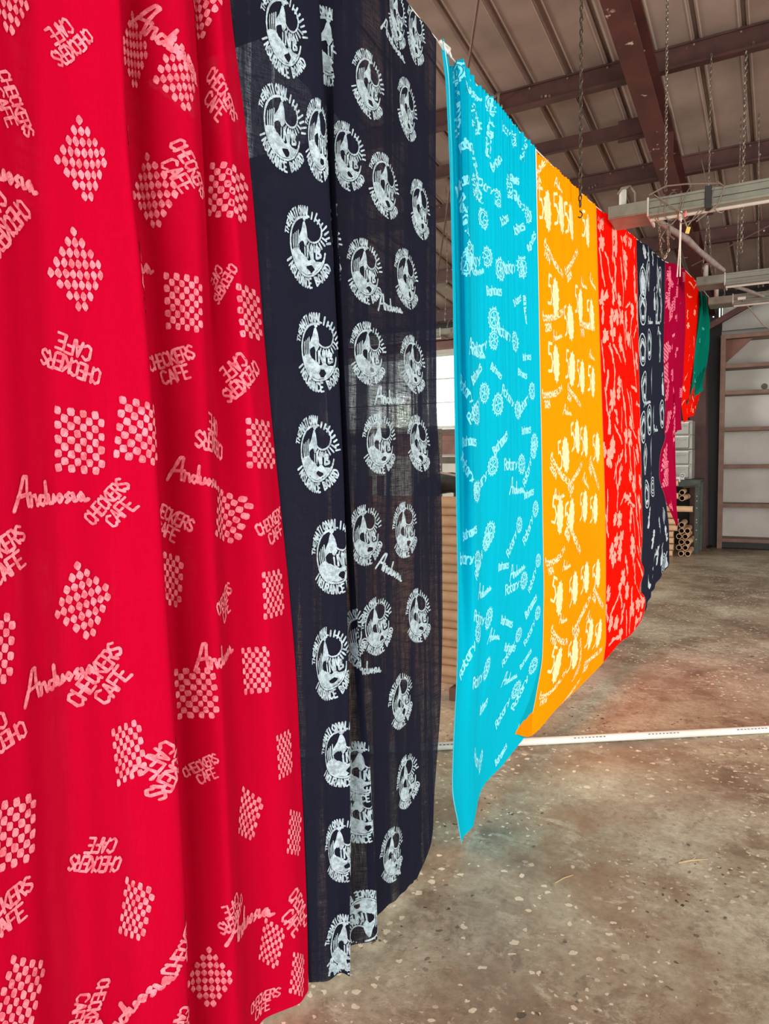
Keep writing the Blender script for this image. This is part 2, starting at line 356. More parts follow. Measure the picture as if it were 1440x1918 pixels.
# ---------------------------------------------------------------- cloth surfaces
def hermite(P, u, uq):
    """cubic interpolation of rows P at parameters u, evaluated at uq"""
    P = np.asarray(P, float); u = np.asarray(u, float)
    d = np.diff(P, axis=0) / np.maximum(np.diff(u), 1e-6).reshape((-1,) + (1,) * (P.ndim - 1))
    m = np.zeros_like(P); m[0] = d[0]; m[-1] = d[-1]
    if len(P) > 2:
        h = np.diff(u)
        w = (h[1:] / (h[1:] + h[:-1])).reshape((-1,) + (1,) * (P.ndim - 1))
        m[1:-1] = d[:-1] * w + d[1:] * (1 - w)
    k = np.clip(np.searchsorted(u, uq, side='right') - 1, 0, len(u) - 2)
    h = (u[k + 1] - u[k]).reshape((-1,) + (1,) * (P.ndim - 1))
    t = ((uq - u[k]) / (u[k + 1] - u[k])).reshape((-1,) + (1,) * (P.ndim - 1))
    return ((2*t**3-3*t**2+1)*P[k] + (t**3-2*t**2+t)*h*m[k] + (-2*t**3+3*t**2)*P[k+1] + (t**3-t**2)*h*m[k+1])

ROPE_T = [0, 2.36, 2.69, 3.67, 4.19, 4.79, 5.48, 5.9, 7.0, 8.08, 9.2]
ROPE_Z = [3.34, 3.306, 3.277, 3.256, 3.262, 3.285, 3.333, 3.361, 3.433, 3.587, 3.62]
def rope_z(t): return float(np.interp(t, ROPE_T, ROPE_Z))

def cloth_grid(threads, K, step, rows, ripple):
    """threads: polylines (t, d, z) top to bottom; returns s params, v params, grid of world points"""
    L = []
    for th in threads:
        a = np.array(th, float)
        q = np.concatenate([[0], np.cumsum(np.linalg.norm(np.diff(a, axis=0), axis=1))])
        L.append(np.stack([np.interp(np.linspace(0, q[-1], K), q, a[:, i]) for i in range(3)], 1))
    G = np.array(L)                                   # N,K,3
    seg = np.linalg.norm(np.diff(G, axis=0), axis=2).mean(1)
    s = np.concatenate([[0], np.cumsum(seg)])
    ss = [0.]
    for i in range(len(seg)):
        n = max(2, int(math.ceil(seg[i] / step)))
        ss += list(s[i] + seg[i] * (np.arange(n) + 1) / n)
    ss = np.array(ss)
    Gs = hermite(G, s, ss)                            # S,K,3
    vlen = np.linalg.norm(np.diff(G, axis=1), axis=2).sum(1).mean()
    v = np.linspace(0, vlen, K); vv = np.linspace(0, vlen, rows)
    F = hermite(np.swapaxes(Gs, 0, 1), v, vv)         # V,S,3
    sg = ss[None, :]; vg = vv[:, None]
    off = np.zeros(F.shape[:2])
    for amp, wl, ph, fade, slant in ripple:
        off += amp * np.sin((sg + slant * vg) / wl * 2 * math.pi + ph + .6 * np.sin(vg * 1.7 + ph)) * (np.exp(-vg / fade) if fade > 0 else 1.0)
    F[:, :, 1] += off
    W = ROW_O + F[:, :, 0:1] * ROW_U + F[:, :, 1:2] * ROW_N
    W[:, :, 2] += F[:, :, 2]
    return ss, vv, W

def surf_at(ss, vv, W, p, off=0.0):
    """map cloth coordinates p (n,2) to world; off = distance in front of the cloth"""
    fs = np.interp(p[:, 0], ss, np.arange(len(ss))); fv = np.interp(p[:, 1], vv, np.arange(len(vv)))
    i = np.clip(fs.astype(int), 0, len(ss) - 2); j = np.clip(fv.astype(int), 0, len(vv) - 2)
    a = (fs - i)[:, None]; b = (fv - j)[:, None]
    A, B, Cc, D = W[j, i], W[j, i + 1], W[j + 1, i], W[j + 1, i + 1]
    P = A*(1-a)*(1-b) + B*a*(1-b) + Cc*(1-a)*b + D*a*b
    if off:
        n = np.cross((B - A)*(1-b) + (D - Cc)*b, (Cc - A)*(1-a) + (D - B)*a)
        n = -n / (np.linalg.norm(n, axis=1, keepdims=True) + 1e-12)
        P = P + n * off
    return P
THREADS = {   # each cloth: columns of points (distance along the line, bulge towards the aisle, height), top to bottom
 'red_checkers': [
  [(0.538,0.000,3.332),(0.540,0.000,2.376),(0.548,0.000,0.694),(0.548,0.000,0.020)],
  [(0.690,0.015,3.330),(0.694,0.030,2.444),(0.713,0.030,0.590),(0.713,0.030,0.015)],
  [(0.886,0.000,3.327),(0.892,0.000,2.556),(0.925,0.000,0.428),(0.925,0.000,0.020)],
  [(0.977,0.010,3.326),(0.986,0.020,2.597),(1.039,0.015,0.355),(1.039,0.015,0.015)],
  [(1.051,0.037,3.325),(1.042,0.075,2.608),(1.034,0.090,2.281),(1.064,0.090,1.958),(1.078,0.090,1.615),(1.106,0.080,1.128),(1.130,0.070,0.735),(1.151,0.050,0.291),(1.151,0.050,0.020)],
  [(1.092,-0.015,3.324),(1.096,-0.030,2.670),(1.100,-0.030,2.330),(1.132,-0.030,1.983),(1.146,-0.030,1.613),(1.165,-0.030,1.093),(1.181,-0.030,0.682),(1.183,-0.030,0.234),(1.183,-0.030,0.020)],
  [(1.168,-0.028,3.323),(1.172,-0.055,2.718),(1.178,-0.055,2.362),(1.212,-0.055,1.998),(1.229,-0.055,1.610),(1.251,-0.055,1.065),(1.269,-0.055,0.632),(1.273,-0.055,0.161),(1.273,-0.055,0.020)],
  [(1.190,-0.005,3.323),(1.195,-0.010,2.714),(1.202,-0.010,2.360),(1.238,-0.010,1.997),(1.257,-0.010,1.610),(1.281,-0.010,1.063),(1.301,-0.010,0.629),(1.306,-0.010,0.156),(1.306,-0.010,0.020)],
  [(1.215,0.015,3.322),(1.228,0.030,2.718),(1.333,0.020,0.150),(1.333,0.020,0.020)],
  [(1.371,-0.022,3.320),(1.381,-0.045,2.821),(1.407,-0.035,2.164),(1.455,-0.040,1.458),(1.525,-0.030,0.012),(1.525,-0.030,0.015)],
  [(1.362,0.007,3.320),(1.376,0.015,2.799),(1.412,0.030,2.155),(1.496,0.020,1.456),(1.599,0.010,0.012)],
  [(1.410,0.000,3.320),(1.449,0.000,2.841),(1.512,0.000,2.462),(1.557,0.000,1.899),(1.602,0.000,1.523),(1.649,0.000,1.122),(1.681,0.000,0.362),(1.678,0.005,0.012)],
 ],
 'navy_nib': [
  [(1.411,-0.006,3.320),(1.448,-0.012,2.845),(1.508,-0.012,2.464),(1.553,-0.012,1.900),(1.597,-0.012,1.523),(1.644,-0.012,1.122),(1.678,-0.012,0.360),(1.705,-0.012,0.012)],
  [(1.515,0.005,3.318),(1.537,0.010,2.883),(1.577,0.010,2.482),(1.614,0.020,1.903),(1.675,0.030,1.120),(1.739,0.030,0.012)],
  [(1.635,0.020,3.316),(1.647,0.040,2.929),(1.690,0.045,2.214),(1.737,0.050,1.436),(1.759,0.050,0.597),(1.793,0.050,0.012)],
  [(1.714,0.040,3.315),(1.722,0.080,2.954),(1.740,0.085,2.521),(1.763,0.090,2.068),(1.788,0.090,1.595),(1.797,0.090,1.101),(1.805,0.085,0.587),(1.795,0.080,0.012)],
  [(1.750,0.005,3.315),(1.759,0.010,2.997),(1.784,0.010,2.552),(1.813,0.010,2.085),(1.837,0.010,1.593),(1.846,0.010,1.080),(1.845,0.010,0.551),(1.833,0.010,0.013)],
  [(1.829,0.003,3.314),(1.837,0.005,3.038),(1.864,0.005,2.580),(1.896,0.005,2.099),(1.924,0.005,1.591),(1.934,0.005,1.060),(1.935,0.005,0.513),(1.920,0.005,0.012)],
  [(1.876,0.010,3.313),(1.871,0.020,3.051),(1.853,0.035,2.570),(1.873,0.040,2.091),(1.897,0.040,1.592),(1.921,0.050,1.069),(1.954,0.060,0.702),(1.977,0.060,0.321),(1.989,0.060,0.012)],
  [(1.860,0.000,3.313),(1.860,0.000,3.052),(1.863,0.000,2.581),(1.889,0.000,2.098),(1.913,0.000,1.591),(1.950,0.000,1.056),(1.998,0.000,0.674),(2.022,0.000,0.283),(2.028,0.000,0.012)],
  [(1.927,-0.004,3.312),(1.928,-0.008,3.089),(1.932,-0.008,2.606),(1.959,-0.008,2.110),(1.985,-0.008,1.589),(2.026,-0.008,1.038),(2.077,-0.008,0.644),(2.103,-0.008,0.241),(2.119,-0.008,0.012)],
  [(2.072,0.010,3.310),(2.076,0.020,3.155),(2.112,0.015,2.310),(2.174,0.000,1.393),(2.205,0.000,0.601),(2.211,0.000,0.012)],
  [(2.325,0.000,3.306),(2.357,0.000,2.366),(2.391,0.000,1.374),(2.339,0.000,0.343),(2.323,0.000,0.012)],
  [(2.594,0.000,3.285),(2.579,0.000,2.822),(2.569,0.000,2.205),(2.569,0.000,1.870),(2.609,0.000,1.463),(2.606,0.000,0.912),(2.583,0.000,0.627),(2.522,0.000,0.267),(2.491,0.000,0.056),(2.453,0.000,0.012),(2.382,0.000,0.012)],
 ],
 'turquoise': [
  [(2.605,0.015,3.284),(2.608,0.030,3.227),(2.644,0.030,2.838),(2.661,0.030,2.301),(2.666,0.030,1.918),(2.677,0.030,1.570),(2.692,0.030,1.123),(2.663,0.040,0.791),(2.599,0.050,0.473),(2.587,0.050,0.297),(2.695,0.040,0.012)],
  [(2.789,-0.030,3.275),(2.829,-0.030,2.914),(2.853,-0.030,2.253),(2.868,-0.025,1.564),(2.835,-0.010,0.861),(2.731,0.020,0.421),(2.779,0.020,0.012)],
  [(2.759,0.013,3.276),(2.760,0.025,3.235),(2.776,0.025,2.884),(2.801,0.020,2.240),(2.837,0.020,1.565),(2.859,0.020,0.859),(2.816,0.020,0.391),(2.834,0.020,0.012)],
  [(2.959,0.000,3.271),(2.974,0.000,2.956),(3.022,0.000,1.560),(3.018,0.000,0.822),(2.944,0.000,0.342),(2.936,0.000,0.144),(2.917,0.000,0.012)],
  [(3.108,0.010,3.268),(3.125,0.010,3.005),(3.184,0.010,1.555),(3.118,0.010,0.801),(3.033,0.000,0.439),(3.021,-0.020,0.089)],
  [(3.361,0.000,3.263),(3.374,0.000,3.091),(3.462,0.000,1.547),(3.435,0.000,0.730),(3.276,-0.010,0.414),(3.323,-0.030,0.114)],
  [(3.673,0.000,3.256),(3.735,0.000,2.500),(3.792,0.000,1.683),(3.833,0.000,0.944),(3.819,0.000,0.555),(3.719,0.000,0.370),(3.680,-0.010,0.261),(3.645,-0.030,0.156)],
 ],
 'orange': [
  [(3.688,-0.014,3.256),(3.797,-0.014,1.683),(3.829,-0.014,0.943),(3.798,-0.014,0.558),(3.658,-0.014,0.386),(3.457,-0.020,0.229)],
  [(3.912,0.000,3.259),(4.072,0.000,1.530),(4.115,0.000,0.580),(3.948,0.000,0.305),(3.662,0.000,0.159)],
  [(4.157,0.005,3.262),(4.158,0.010,3.235),(4.354,0.010,1.522),(4.367,0.000,0.356),(4.063,0.000,0.182)],
  [(4.499,0.000,3.274),(4.501,0.000,3.249),(4.720,0.000,1.512),(4.774,0.000,0.435),(4.528,0.000,0.189)],
  [(4.817,0.000,3.287),(4.902,0.000,2.573),(5.037,0.000,1.687),(5.112,0.000,1.125),(5.138,0.000,0.355),(5.073,0.000,0.208)],
 ],
 'scarlet': [
  [(4.830,-0.014,3.288),(4.914,-0.014,2.576),(5.048,-0.014,1.687),(5.122,-0.014,1.123),(5.149,-0.014,0.351),(5.056,-0.014,0.188)],
  [(5.163,0.010,3.311),(5.397,0.010,1.493),(5.505,0.000,0.246)],
  [(5.563,0.000,3.339),(5.835,0.000,1.480),(5.915,0.000,0.237)],
  [(5.917,0.000,3.362),(6.064,0.000,2.333),(6.207,0.000,1.470),(6.275,0.000,0.973),(6.205,0.000,0.810),(6.373,0.000,0.697),(6.160,0.000,0.564),(6.407,0.000,0.460),(6.433,0.000,0.376),(6.275,0.000,0.281)],
 ],
 'navy_sandal': [
  [(5.925,-0.014,3.363),(6.213,-0.014,1.470),(6.280,-0.014,0.972),(6.300,-0.014,0.260)],
  [(6.179,0.010,3.379),(6.181,0.020,3.353),(6.376,0.020,1.465),(6.476,0.000,0.369)],
  [(6.649,0.000,3.410),(6.735,0.000,1.455),(7.005,0.000,0.952),(6.846,0.000,0.500)],
  [(7.017,0.000,3.435),(7.050,0.000,2.670),(7.231,0.000,1.945),(7.188,0.000,1.834),(6.928,0.000,1.693),(6.898,0.000,1.450),(7.178,0.000,1.291),(7.410,0.000,0.993),(7.495,0.000,0.615)],
 ],
 'magenta': [
  [(7.101,-0.030,3.447),(7.133,-0.030,2.683),(6.999,-0.030,1.841),(7.051,-0.030,1.446),(7.338,-0.030,1.283),(7.981,-0.030,0.945)],
  [(7.215,0.000,3.464),(7.224,0.000,2.692),(7.334,0.000,1.949),(7.292,0.000,1.821),(7.355,0.000,1.694),(7.608,0.000,1.271),(7.982,-0.020,0.957)],
  [(7.528,0.020,3.508),(7.538,0.020,2.730),(7.584,0.000,2.219),(7.562,0.000,1.821)],
  [(8.114,0.000,3.588),(8.112,0.000,3.296),(8.086,0.000,2.910),(8.060,0.000,2.524),(8.020,0.000,2.286),(7.973,0.000,2.130),(8.082,0.000,1.963)],
 ],
 'vermilion': [
  [(8.172,-0.020,3.590),(8.169,-0.020,3.309),(8.143,-0.020,2.920),(8.117,-0.020,2.531),(8.077,-0.020,2.291),(8.325,-0.020,2.029)],
  [(8.546,0.000,3.601),(8.481,0.000,2.908),(8.304,0.000,2.322),(8.462,0.000,2.092)],
  [(9.276,-0.050,3.620),(9.334,-0.060,3.090),(9.152,-0.060,2.634),(9.052,-0.040,2.347),(8.869,-0.020,2.135)],
  [(10.264,-0.160,3.620),(10.209,-0.160,3.222),(10.067,-0.150,2.728),(10.011,-0.100,2.497),(9.308,-0.060,2.271)],
 ],
 'teal': [
  [(8.984,0.000,3.614),(9.078,0.000,3.471),(8.937,0.000,3.029),(8.817,0.000,2.763),(8.691,0.000,2.585),(8.533,0.000,2.402),(8.281,0.000,2.225)],
  [(9.708,-0.060,3.620),(9.697,-0.060,3.140),(9.436,-0.050,2.660),(8.913,-0.030,2.337)],
  [(9.542,0.000,3.620),(9.763,0.000,3.338),(9.849,0.000,3.025),(9.742,0.000,2.816),(9.351,0.000,2.523),(9.320,0.000,2.439)],
 ],
}
PARAMS = {'red_checkers': (14, 0.012, 220, [(0.003, 0.16, 0, 0, 0.05), (0.0012, 0.07, 1, 0, 0.02)]), 'navy_nib': (20, 0.012, 220, [(0.002, 0.13, 0, 0, 0.03)]), 'turquoise': (24, 0.006, 220, [(0.008, 0.036, 0, 0.55, 0), (0.003, 0.09, 1, 1.6, 0.02), (0.003, 0.055, 2, 1.2, 0.01)]), 'orange': (20, 0.01, 200, [(0.004, 0.05, 0, 0.15, 0), (0.004, 0.2, 1, 1.5, 0)]), 'scarlet': (30, 0.012, 200, [(0.006, 0.06, 0, 0.15, 0), (0.004, 0.2, 1, 1.5, 0)]), 'navy_sandal': (24, 0.014, 140, [(0.006, 0.2, 0, 0, 0.1)]), 'magenta': (24, 0.014, 140, [(0.01, 0.2, 0, 0, 0.1)]), 'vermilion': (20, 0.016, 120, [(0.01, 0.25, 0, 0, 0.1)]), 'teal': (20, 0.016, 120, [(0.012, 0.12, 0, 0, 0.1)])}
MOTIFS = {
 'red_checkers': [
  ['chk',0.307,0.785,42,0.126,0.65], ['chk',1.037,0.516,42,0.126,1.25], ['chk',0.768,0.723,45,0.126,0.45], ['chk',0.865,0.766,32,0.126,0.6], ['chk',0.456,1.049,38,0.126,0.69], ['chk',0.794,1.037,40,0.126,0.65],
  ['chk',1.1,0.974,12,0.126,1.16], ['chk',0.43,1.277,38,0.126,0.69], ['chk',0.844,1.288,4,0.126,0.73], ['chk',1.161,1.272,0,0.126,1.07], ['chk',0.415,1.627,3,0.126,0.82], ['chk',0.54,1.606,12,0.126,0.73],
  ['chk',1.142,1.62,4,0.126,0.93], ['chk',0.994,1.811,18,0.126,1.25], ['chk',0.403,1.968,34,0.126,0.73], ['chk',0.754,1.965,10,0.126,0.63], ['chk',1.134,2.041,2,0.126,0.64], ['chk',0.811,2.262,-2,0.126,0.91],
  ['chk',1.066,2.25,0,0.126,0.56], ['chk',0.479,2.319,-6,0.126,0.47], ['chk',1.135,2.518,0,0.126,0.45], ['chk',1.014,2.663,30,0.126,0.6], ['chk',0.208,2.382,8,0.126,0.79], ['chk',1.157,2.776,20,0.126,0.49],
  ['chk',0.475,2.693,24,0.126,0.45], ['chk',1.058,3.081,30,0.126,0.45], ['chk',0.205,2.707,32,0.126,0.7], ['chk',0.804,3.045,44,0.126,0.7], ['chk',1.134,3.218,20,0.126,0.48], ['chk',0.188,2.015,10,0.126,0.74],
  ['chk',0.137,1.702,20,0.126,0.7], ['chk',0.153,1.151,30,0.126,0.71], ['cafe',0.444,0.828,136,0.105], ['cafe',0.312,0.991,59,0.108], ['cafe',0.644,0.966,-27,0.125], ['cafe',0.274,1.226,129,0.136],
  ['cafe',0.878,0.974,56,0.125], ['cafe',1.103,0.739,53,0.135], ['cafe',0.636,1.305,18,0.125], ['cafe',1.056,1.2,130,0.106], ['cafe',0.405,1.468,-165,0.124], ['cafe',0.798,1.424,-16,0.125],
  ['cafe',1.091,1.448,144,0.143], ['cafe',0.93,1.62,-171,0.156], ['cafe',0.466,1.757,-46,0.114], ['cafe',0.77,1.809,26,0.125], ['cafe',1.152,1.84,-20,0.125], ['cafe',0.947,2.031,-18,0.125],
  ['cafe',0.423,2.131,-46,0.144], ['cafe',0.184,2.198,164,0.125], ['cafe',0.562,2.375,130,0.149], ['cafe',0.812,2.458,-25,0.101], ['cafe',0.396,2.542,-154,0.118], ['cafe',0.179,2.515,-12,0.125],
  ['cafe',0.893,2.883,164,0.125], ['cafe',0.573,2.825,-54,0.14], ['cafe',0.37,2.867,118,0.114], ['cafe',0.568,3.032,128,0.107], ['cafe',1.019,3.238,9,0.107], ['cafe',1.16,3.022,63,0.152],
  ['cafe',0.215,1.839,-27,0.125], ['andro',0.336,1.743,-4,0.174], ['andro',0.853,1.712,8,0.166], ['andro',0.677,1.213,-6,0.19], ['andro',0.333,2.12,-8,0.176], ['andro',0.9,2.178,-5,0.19],
  ['andro',0.96,2.952,11,0.223], ['andro',0.256,1.131,-2,0.19], ['andro',0.845,0.699,33,0.19], ['andro',0.45,2.925,-28,0.19], ['andro',1.121,3.357,-19,0.19],
 ],
 'navy_nib': [
  ['nib',0.132,0.485,6,0.098,0.52], ['nib',0.421,0.406,0,0.098,1.25], ['nib',0.111,0.741,8,0.098,0.58], ['nib',0.603,0.681,4,0.09,0.77], ['nib',0.707,0.421,8,0.09,0.76], ['nib',0.942,0.38,8,0.09,0.67],
  ['nib',0.779,0.717,6,0.09,0.88], ['nib',1.02,0.697,2,0.09,0.74], ['nib',0.157,1.049,2,0.098,0.57], ['nib',0.426,0.987,0,0.098,1.25], ['nib',0.664,1.029,2,0.09,0.8], ['nib',0.907,0.993,-2,0.09,0.86],
  ['nib',0.171,1.346,2,0.098,0.58], ['nib',0.665,1.298,2,0.09,0.84], ['nib',0.94,1.295,0,0.09,0.96], ['nib',0.148,1.644,4,0.098,0.62], ['nib',0.706,1.602,0,0.09,0.88], ['nib',0.967,1.586,0,0.09,0.93],
  ['nib',0.191,1.955,-6,0.098,0.75], ['nib',0.614,1.915,-4,0.09,0.86], ['nib',0.846,1.923,-6,0.09,0.92], ['nib',0.159,2.284,-8,0.098,0.7], ['nib',0.473,2.246,-8,0.09,1.25], ['nib',0.653,2.245,-10,0.09,0.87],
  ['nib',0.95,2.254,-8,0.09,1.0], ['nib',0.202,2.577,-4,0.09,0.96], ['nib',0.807,2.564,-10,0.09,1.11], ['nib',0.418,2.849,-6,0.09,0.68], ['nib',0.422,2.704,0,0.09,0.83], ['nib',0.187,2.89,-4,0.09,0.92],
  ['nib',0.867,2.887,-14,0.09,1.24], ['nib',0.699,3.124,0,0.09,1.22], ['nib',0.42,3.227,172,0.09,0.53], ['nib',0.191,3.208,0,0.09,1.25], ['nib',0.889,0.093,10,0.09,0.57], ['nib',1.005,0.076,8,0.09,0.57],
  ['nib',0.912,-0.129,0,0.09,0.45], ['nib',0.707,0.01,4,0.09,0.45], ['nib',1.136,-0.238,4,0.09,0.45], ['nib',0.204,0.747,8,0.098,0.3], ['andro',0.766,1.446,-4,0.166], ['andro',0.79,1.124,-7,0.15],
  ['andro',0.741,2.062,26,0.177], ['andro',0.58,2.389,10,0.16], ['andro',0.853,0.206,8,0.151], ['andro',0.158,3.28,-10,0.18], ['andro',0.711,3.193,15,0.16],
 ],
 'turquoise': [
  ['rotary',0.377,2.036,-41,0.244], ['rotary',0.226,2.034,6,0.27], ['rotary',0.776,2.028,-45,0.249], ['rotary',1.008,1.979,-43,0.27], ['rotary',0.815,2.277,-5,0.278], ['rotary',1.058,2.266,-48,0.222],
  ['rotary',0.386,2.324,16,0.27], ['rotary',0.792,2.591,-39,0.228], ['rotary',1.041,2.553,-40,0.229], ['rotary',0.237,2.432,-45,0.27], ['rotary',0.391,2.589,0,0.27], ['rotary',1.029,2.866,-49,0.27],
  ['rotary',0.861,2.912,-31,0.27], ['rotary',0.428,2.983,33,0.27], ['rotary',0.707,1.037,3,0.299], ['rotary',0.738,1.349,18,0.281], ['rotary',0.972,1.324,-30,0.272], ['rotary',0.356,1.361,-37,0.27],
  ['rotary',0.264,1.345,40,0.27], ['rotary',0.768,1.662,-4,0.307], ['rotary',0.251,1.677,43,0.27], ['rotary',0.414,1.688,-26,0.266], ['rotary',0.995,1.665,-49,0.27], ['rotary',0.21,0.137,-83,0.27],
  ['rotary',0.522,0.133,-82,0.27], ['rotary',0.77,0.076,-3,0.217], ['rotary',0.418,0.46,68,0.27], ['rotary',0.51,0.411,9,0.24], ['rotary',0.965,0.359,12,0.246], ['rotary',0.266,0.656,68,0.27],
  ['rotary',0.806,0.69,-15,0.312], ['rotary',0.39,0.742,-23,0.27], ['rotary',0.279,0.463,-13,0.263], ['rotary',0.436,1.102,-18,0.27], ['wheel',0.382,0.169,9,0.046], ['wheel',0.768,0.321,-14,0.046],
  ['wheel',0.531,0.979,17,0.046], ['wheel',0.556,1.374,-8,0.046], ['wheel',1.076,1.557,20,0.046], ['wheel',0.47,1.956,14,0.046], ['wheel',0.608,0.745,30,0.046], ['wheel',0.256,0.796,23,0.046],
  ['wheel',0.962,0.656,17,0.046], ['bah',0.587,0.273,-39,0.14], ['bah',1.015,0.071,-56,0.148], ['bah',0.837,0.267,-6,0.14], ['bah',0.686,0.501,-28,0.14], ['bah',0.906,0.486,-24,0.152],
  ['bah',0.543,0.859,-6,0.14], ['bah',0.859,0.843,-26,0.125], ['bah',0.988,1.11,-7,0.116], ['bah',0.355,1.236,-38,0.139], ['bah',0.544,1.224,29,0.112], ['bah',0.913,1.202,5,0.119],
  ['bah',0.954,1.488,-4,0.14], ['bah',0.589,1.558,-26,0.171], ['bah',0.253,1.534,0,0.14], ['bah',0.981,1.825,-4,0.14], ['bah',0.24,1.923,-13,0.14], ['bah',0.643,2.168,1,0.125],
  ['bah',1.014,2.44,-24,0.159], ['bah',0.7,2.453,17,0.14], ['bah',0.998,2.723,-31,0.118], ['bah',0.488,2.773,16,0.14], ['bah',0.811,3.168,-18,0.14], ['bah',0.974,0.868,78,0.14],
  ['bah',0.288,0.328,-15,0.14], ['bah',0.765,2.595,11,0.14], ['bah',1.101,0.506,-44,0.15], ['andro',0.346,0.08,-22,0.191], ['andro',0.796,1.788,-1,0.226], ['andro',0.351,1.143,-4,0.184],
  ['andro',0.404,2.206,4,0.19], ['andro',0.824,2.21,-11,0.205], ['andro',0.831,2.77,4,0.188], ['andro',0.366,0.797,-23,0.17], ['andro',0.549,2.48,19,0.16],
 ],
 'orange': [
  ['fifty',0.166,0.258,0,0.105], ['fifty',0.595,0.233,-6,0.105], ['fifty',0.999,0.199,8,0.105], ['fifty',0.262,0.678,4,0.105], ['fifty',0.521,0.802,-6,0.105], ['fifty',0.762,0.675,8,0.105],
  ['fifty',1.054,0.719,-6,0.105], ['fifty',0.244,1.034,0,0.105], ['fifty',0.524,1.059,10,0.105], ['fifty',0.757,1.109,4,0.105], ['fifty',1.028,1.146,8,0.105], ['fifty',0.362,1.545,-6,0.105],
  ['fifty',0.594,1.47,-4,0.105], ['fifty',0.798,1.515,-4,0.105], ['fifty',1.095,1.597,0,0.105], ['fifty',0.253,1.874,8,0.105], ['fifty',0.459,1.917,0,0.105], ['fifty',0.755,1.923,0,0.105],
  ['fifty',1.008,1.997,0,0.105], ['fifty',0.233,2.338,16,0.105], ['fifty',0.545,2.387,-4,0.105], ['fifty',0.792,2.397,-2,0.105], ['fifty',1.055,2.467,-4,0.105], ['fifty',0.874,2.803,16,0.105],
  ['fifty',1.093,2.912,6,0.105], ['fifty',0.549,2.794,2,0.105], ['fifty',0.26,2.735,12,0.105], ['fifty',0.401,0.226,-4,0.105], ['years',0.277,0.507,22,0.311], ['years',0.629,0.461,-30,0.32],
  ['years',0.26,0.803,-16,0.332], ['years',0.955,0.809,2,0.387], ['years',0.309,1.66,28,0.356], ['years',0.579,1.705,-19,0.32], ['years',1.024,1.774,49,0.32], ['years',0.285,2.613,21,0.32],
  ['years',0.733,2.618,-15,0.39], ['years',1.088,2.657,46,0.32], ['years',1.051,3.071,9,0.334], ['years',0.297,2.9,-20,0.323], ['years',0.707,2.902,-94,0.32], ['years',0.137,0.059,-38,0.32],
  ['years',0.215,1.222,-18,0.32], ['years',0.591,1.239,24,0.3], ['years',0.53,2.071,44,0.388], ['years',0.221,2.142,-22,0.32], ['years',0.738,3.2,-19,0.306], ['years',0.564,3.236,-10,0.266],
  ['andro',0.399,0.093,3,0.143], ['andro',0.302,0.89,-14,0.16], ['andro',0.885,0.549,1,0.16], ['andro',1.117,0.51,21,0.16], ['andro',0.272,1.768,-6,0.174], ['andro',0.444,1.306,9,0.16],
  ['andro',0.324,2.487,8,0.16], ['andro',0.892,2.712,39,0.183], ['andro',0.398,2.193,9,0.16], ['andro',0.807,1.775,29,0.175], ['andro',1.048,0.986,9,0.154],
 ],
 'scarlet': [
  ['flower',0.097,0.079,152,0.099], ['flower',0.384,0.097,19,0.087], ['flower',0.772,0.05,-95,0.107], ['flower',0.916,0.049,66,0.101], ['leaf',1.105,0.055,-77,0.083], ['flower',0.117,0.211,66,0.083],
  ['leaf',0.341,0.185,88,0.109], ['flower',0.409,0.187,-86,0.106], ['leaf',0.66,0.206,67,0.127], ['flower',0.744,0.214,-6,0.096], ['flower',1.077,0.246,-77,0.082], ['leaf',0.105,0.366,-106,0.12],
  ['leaf',0.229,0.354,-113,0.102], ['leaf',0.374,0.412,-82,0.128], ['leaf',0.59,0.364,-108,0.121], ['spray',0.739,0.351,-84,0.106], ['flower',1.091,0.367,100,0.122], ['spray',0.108,0.576,152,0.104],
  ['spray',0.321,0.517,87,0.112], ['flower',0.481,0.563,88,0.106], ['leaf',0.624,0.502,-69,0.089], ['leaf',0.812,0.54,-26,0.09], ['flower',0.956,0.544,143,0.088], ['leaf',1.15,0.497,-89,0.098],
  ['spray',0.098,0.646,90,0.123], ['flower',0.281,0.702,71,0.107], ['flower',0.393,0.692,101,0.103], ['flower',0.538,0.674,-112,0.099], ['spray',0.718,0.723,92,0.129], ['leaf',0.898,0.683,112,0.105],
  ['leaf',1.054,0.668,-34,0.086], ['flower',0.143,0.832,-85,0.092], ['flower',0.292,0.795,96,0.106], ['flower',0.493,0.872,83,0.111], ['leaf',0.644,0.794,-115,0.108], ['flower',0.803,0.801,114,0.11],
  ['leaf',0.966,0.878,63,0.125], ['flower',1.108,0.86,102,0.112], ['leaf',0.079,0.972,74,0.101], ['spray',0.249,0.948,-137,0.097], ['leaf',0.402,0.95,-155,0.111], ['spray',0.604,0.954,44,0.101],
  ['leaf',1.019,0.996,-112,0.096], ['spray',0.141,1.14,-71,0.088], ['leaf',0.307,1.142,101,0.108], ['flower',0.433,1.164,94,0.089], ['leaf',0.957,1.117,-15,0.107], ['leaf',1.1,1.173,168,0.084],
  ['leaf',0.122,1.293,80,0.097], ['flower',0.256,1.28,105,0.128], ['flower',0.395,1.251,-88,0.082], ['leaf',0.541,1.266,65,0.104], ['leaf',0.774,1.304,56,0.113], ['leaf',0.857,1.327,72,0.121],
  ['spray',0.17,1.431,-72,0.104], ['spray',0.338,1.411,52,0.082], ['leaf',0.479,1.452,108,0.089], ['leaf',0.607,1.406,-97,0.127], ['flower',0.799,1.439,-87,0.088], ['leaf',0.902,1.476,-1,0.092],
  ['flower',1.141,1.408,-84,0.119], ['flower',0.037,1.628,-104,0.089], ['flower',0.219,1.637,97,0.123], ['leaf',0.381,1.554,36,0.116], ['flower',0.612,1.58,-107,0.104], ['flower',0.763,1.576,-114,0.115],
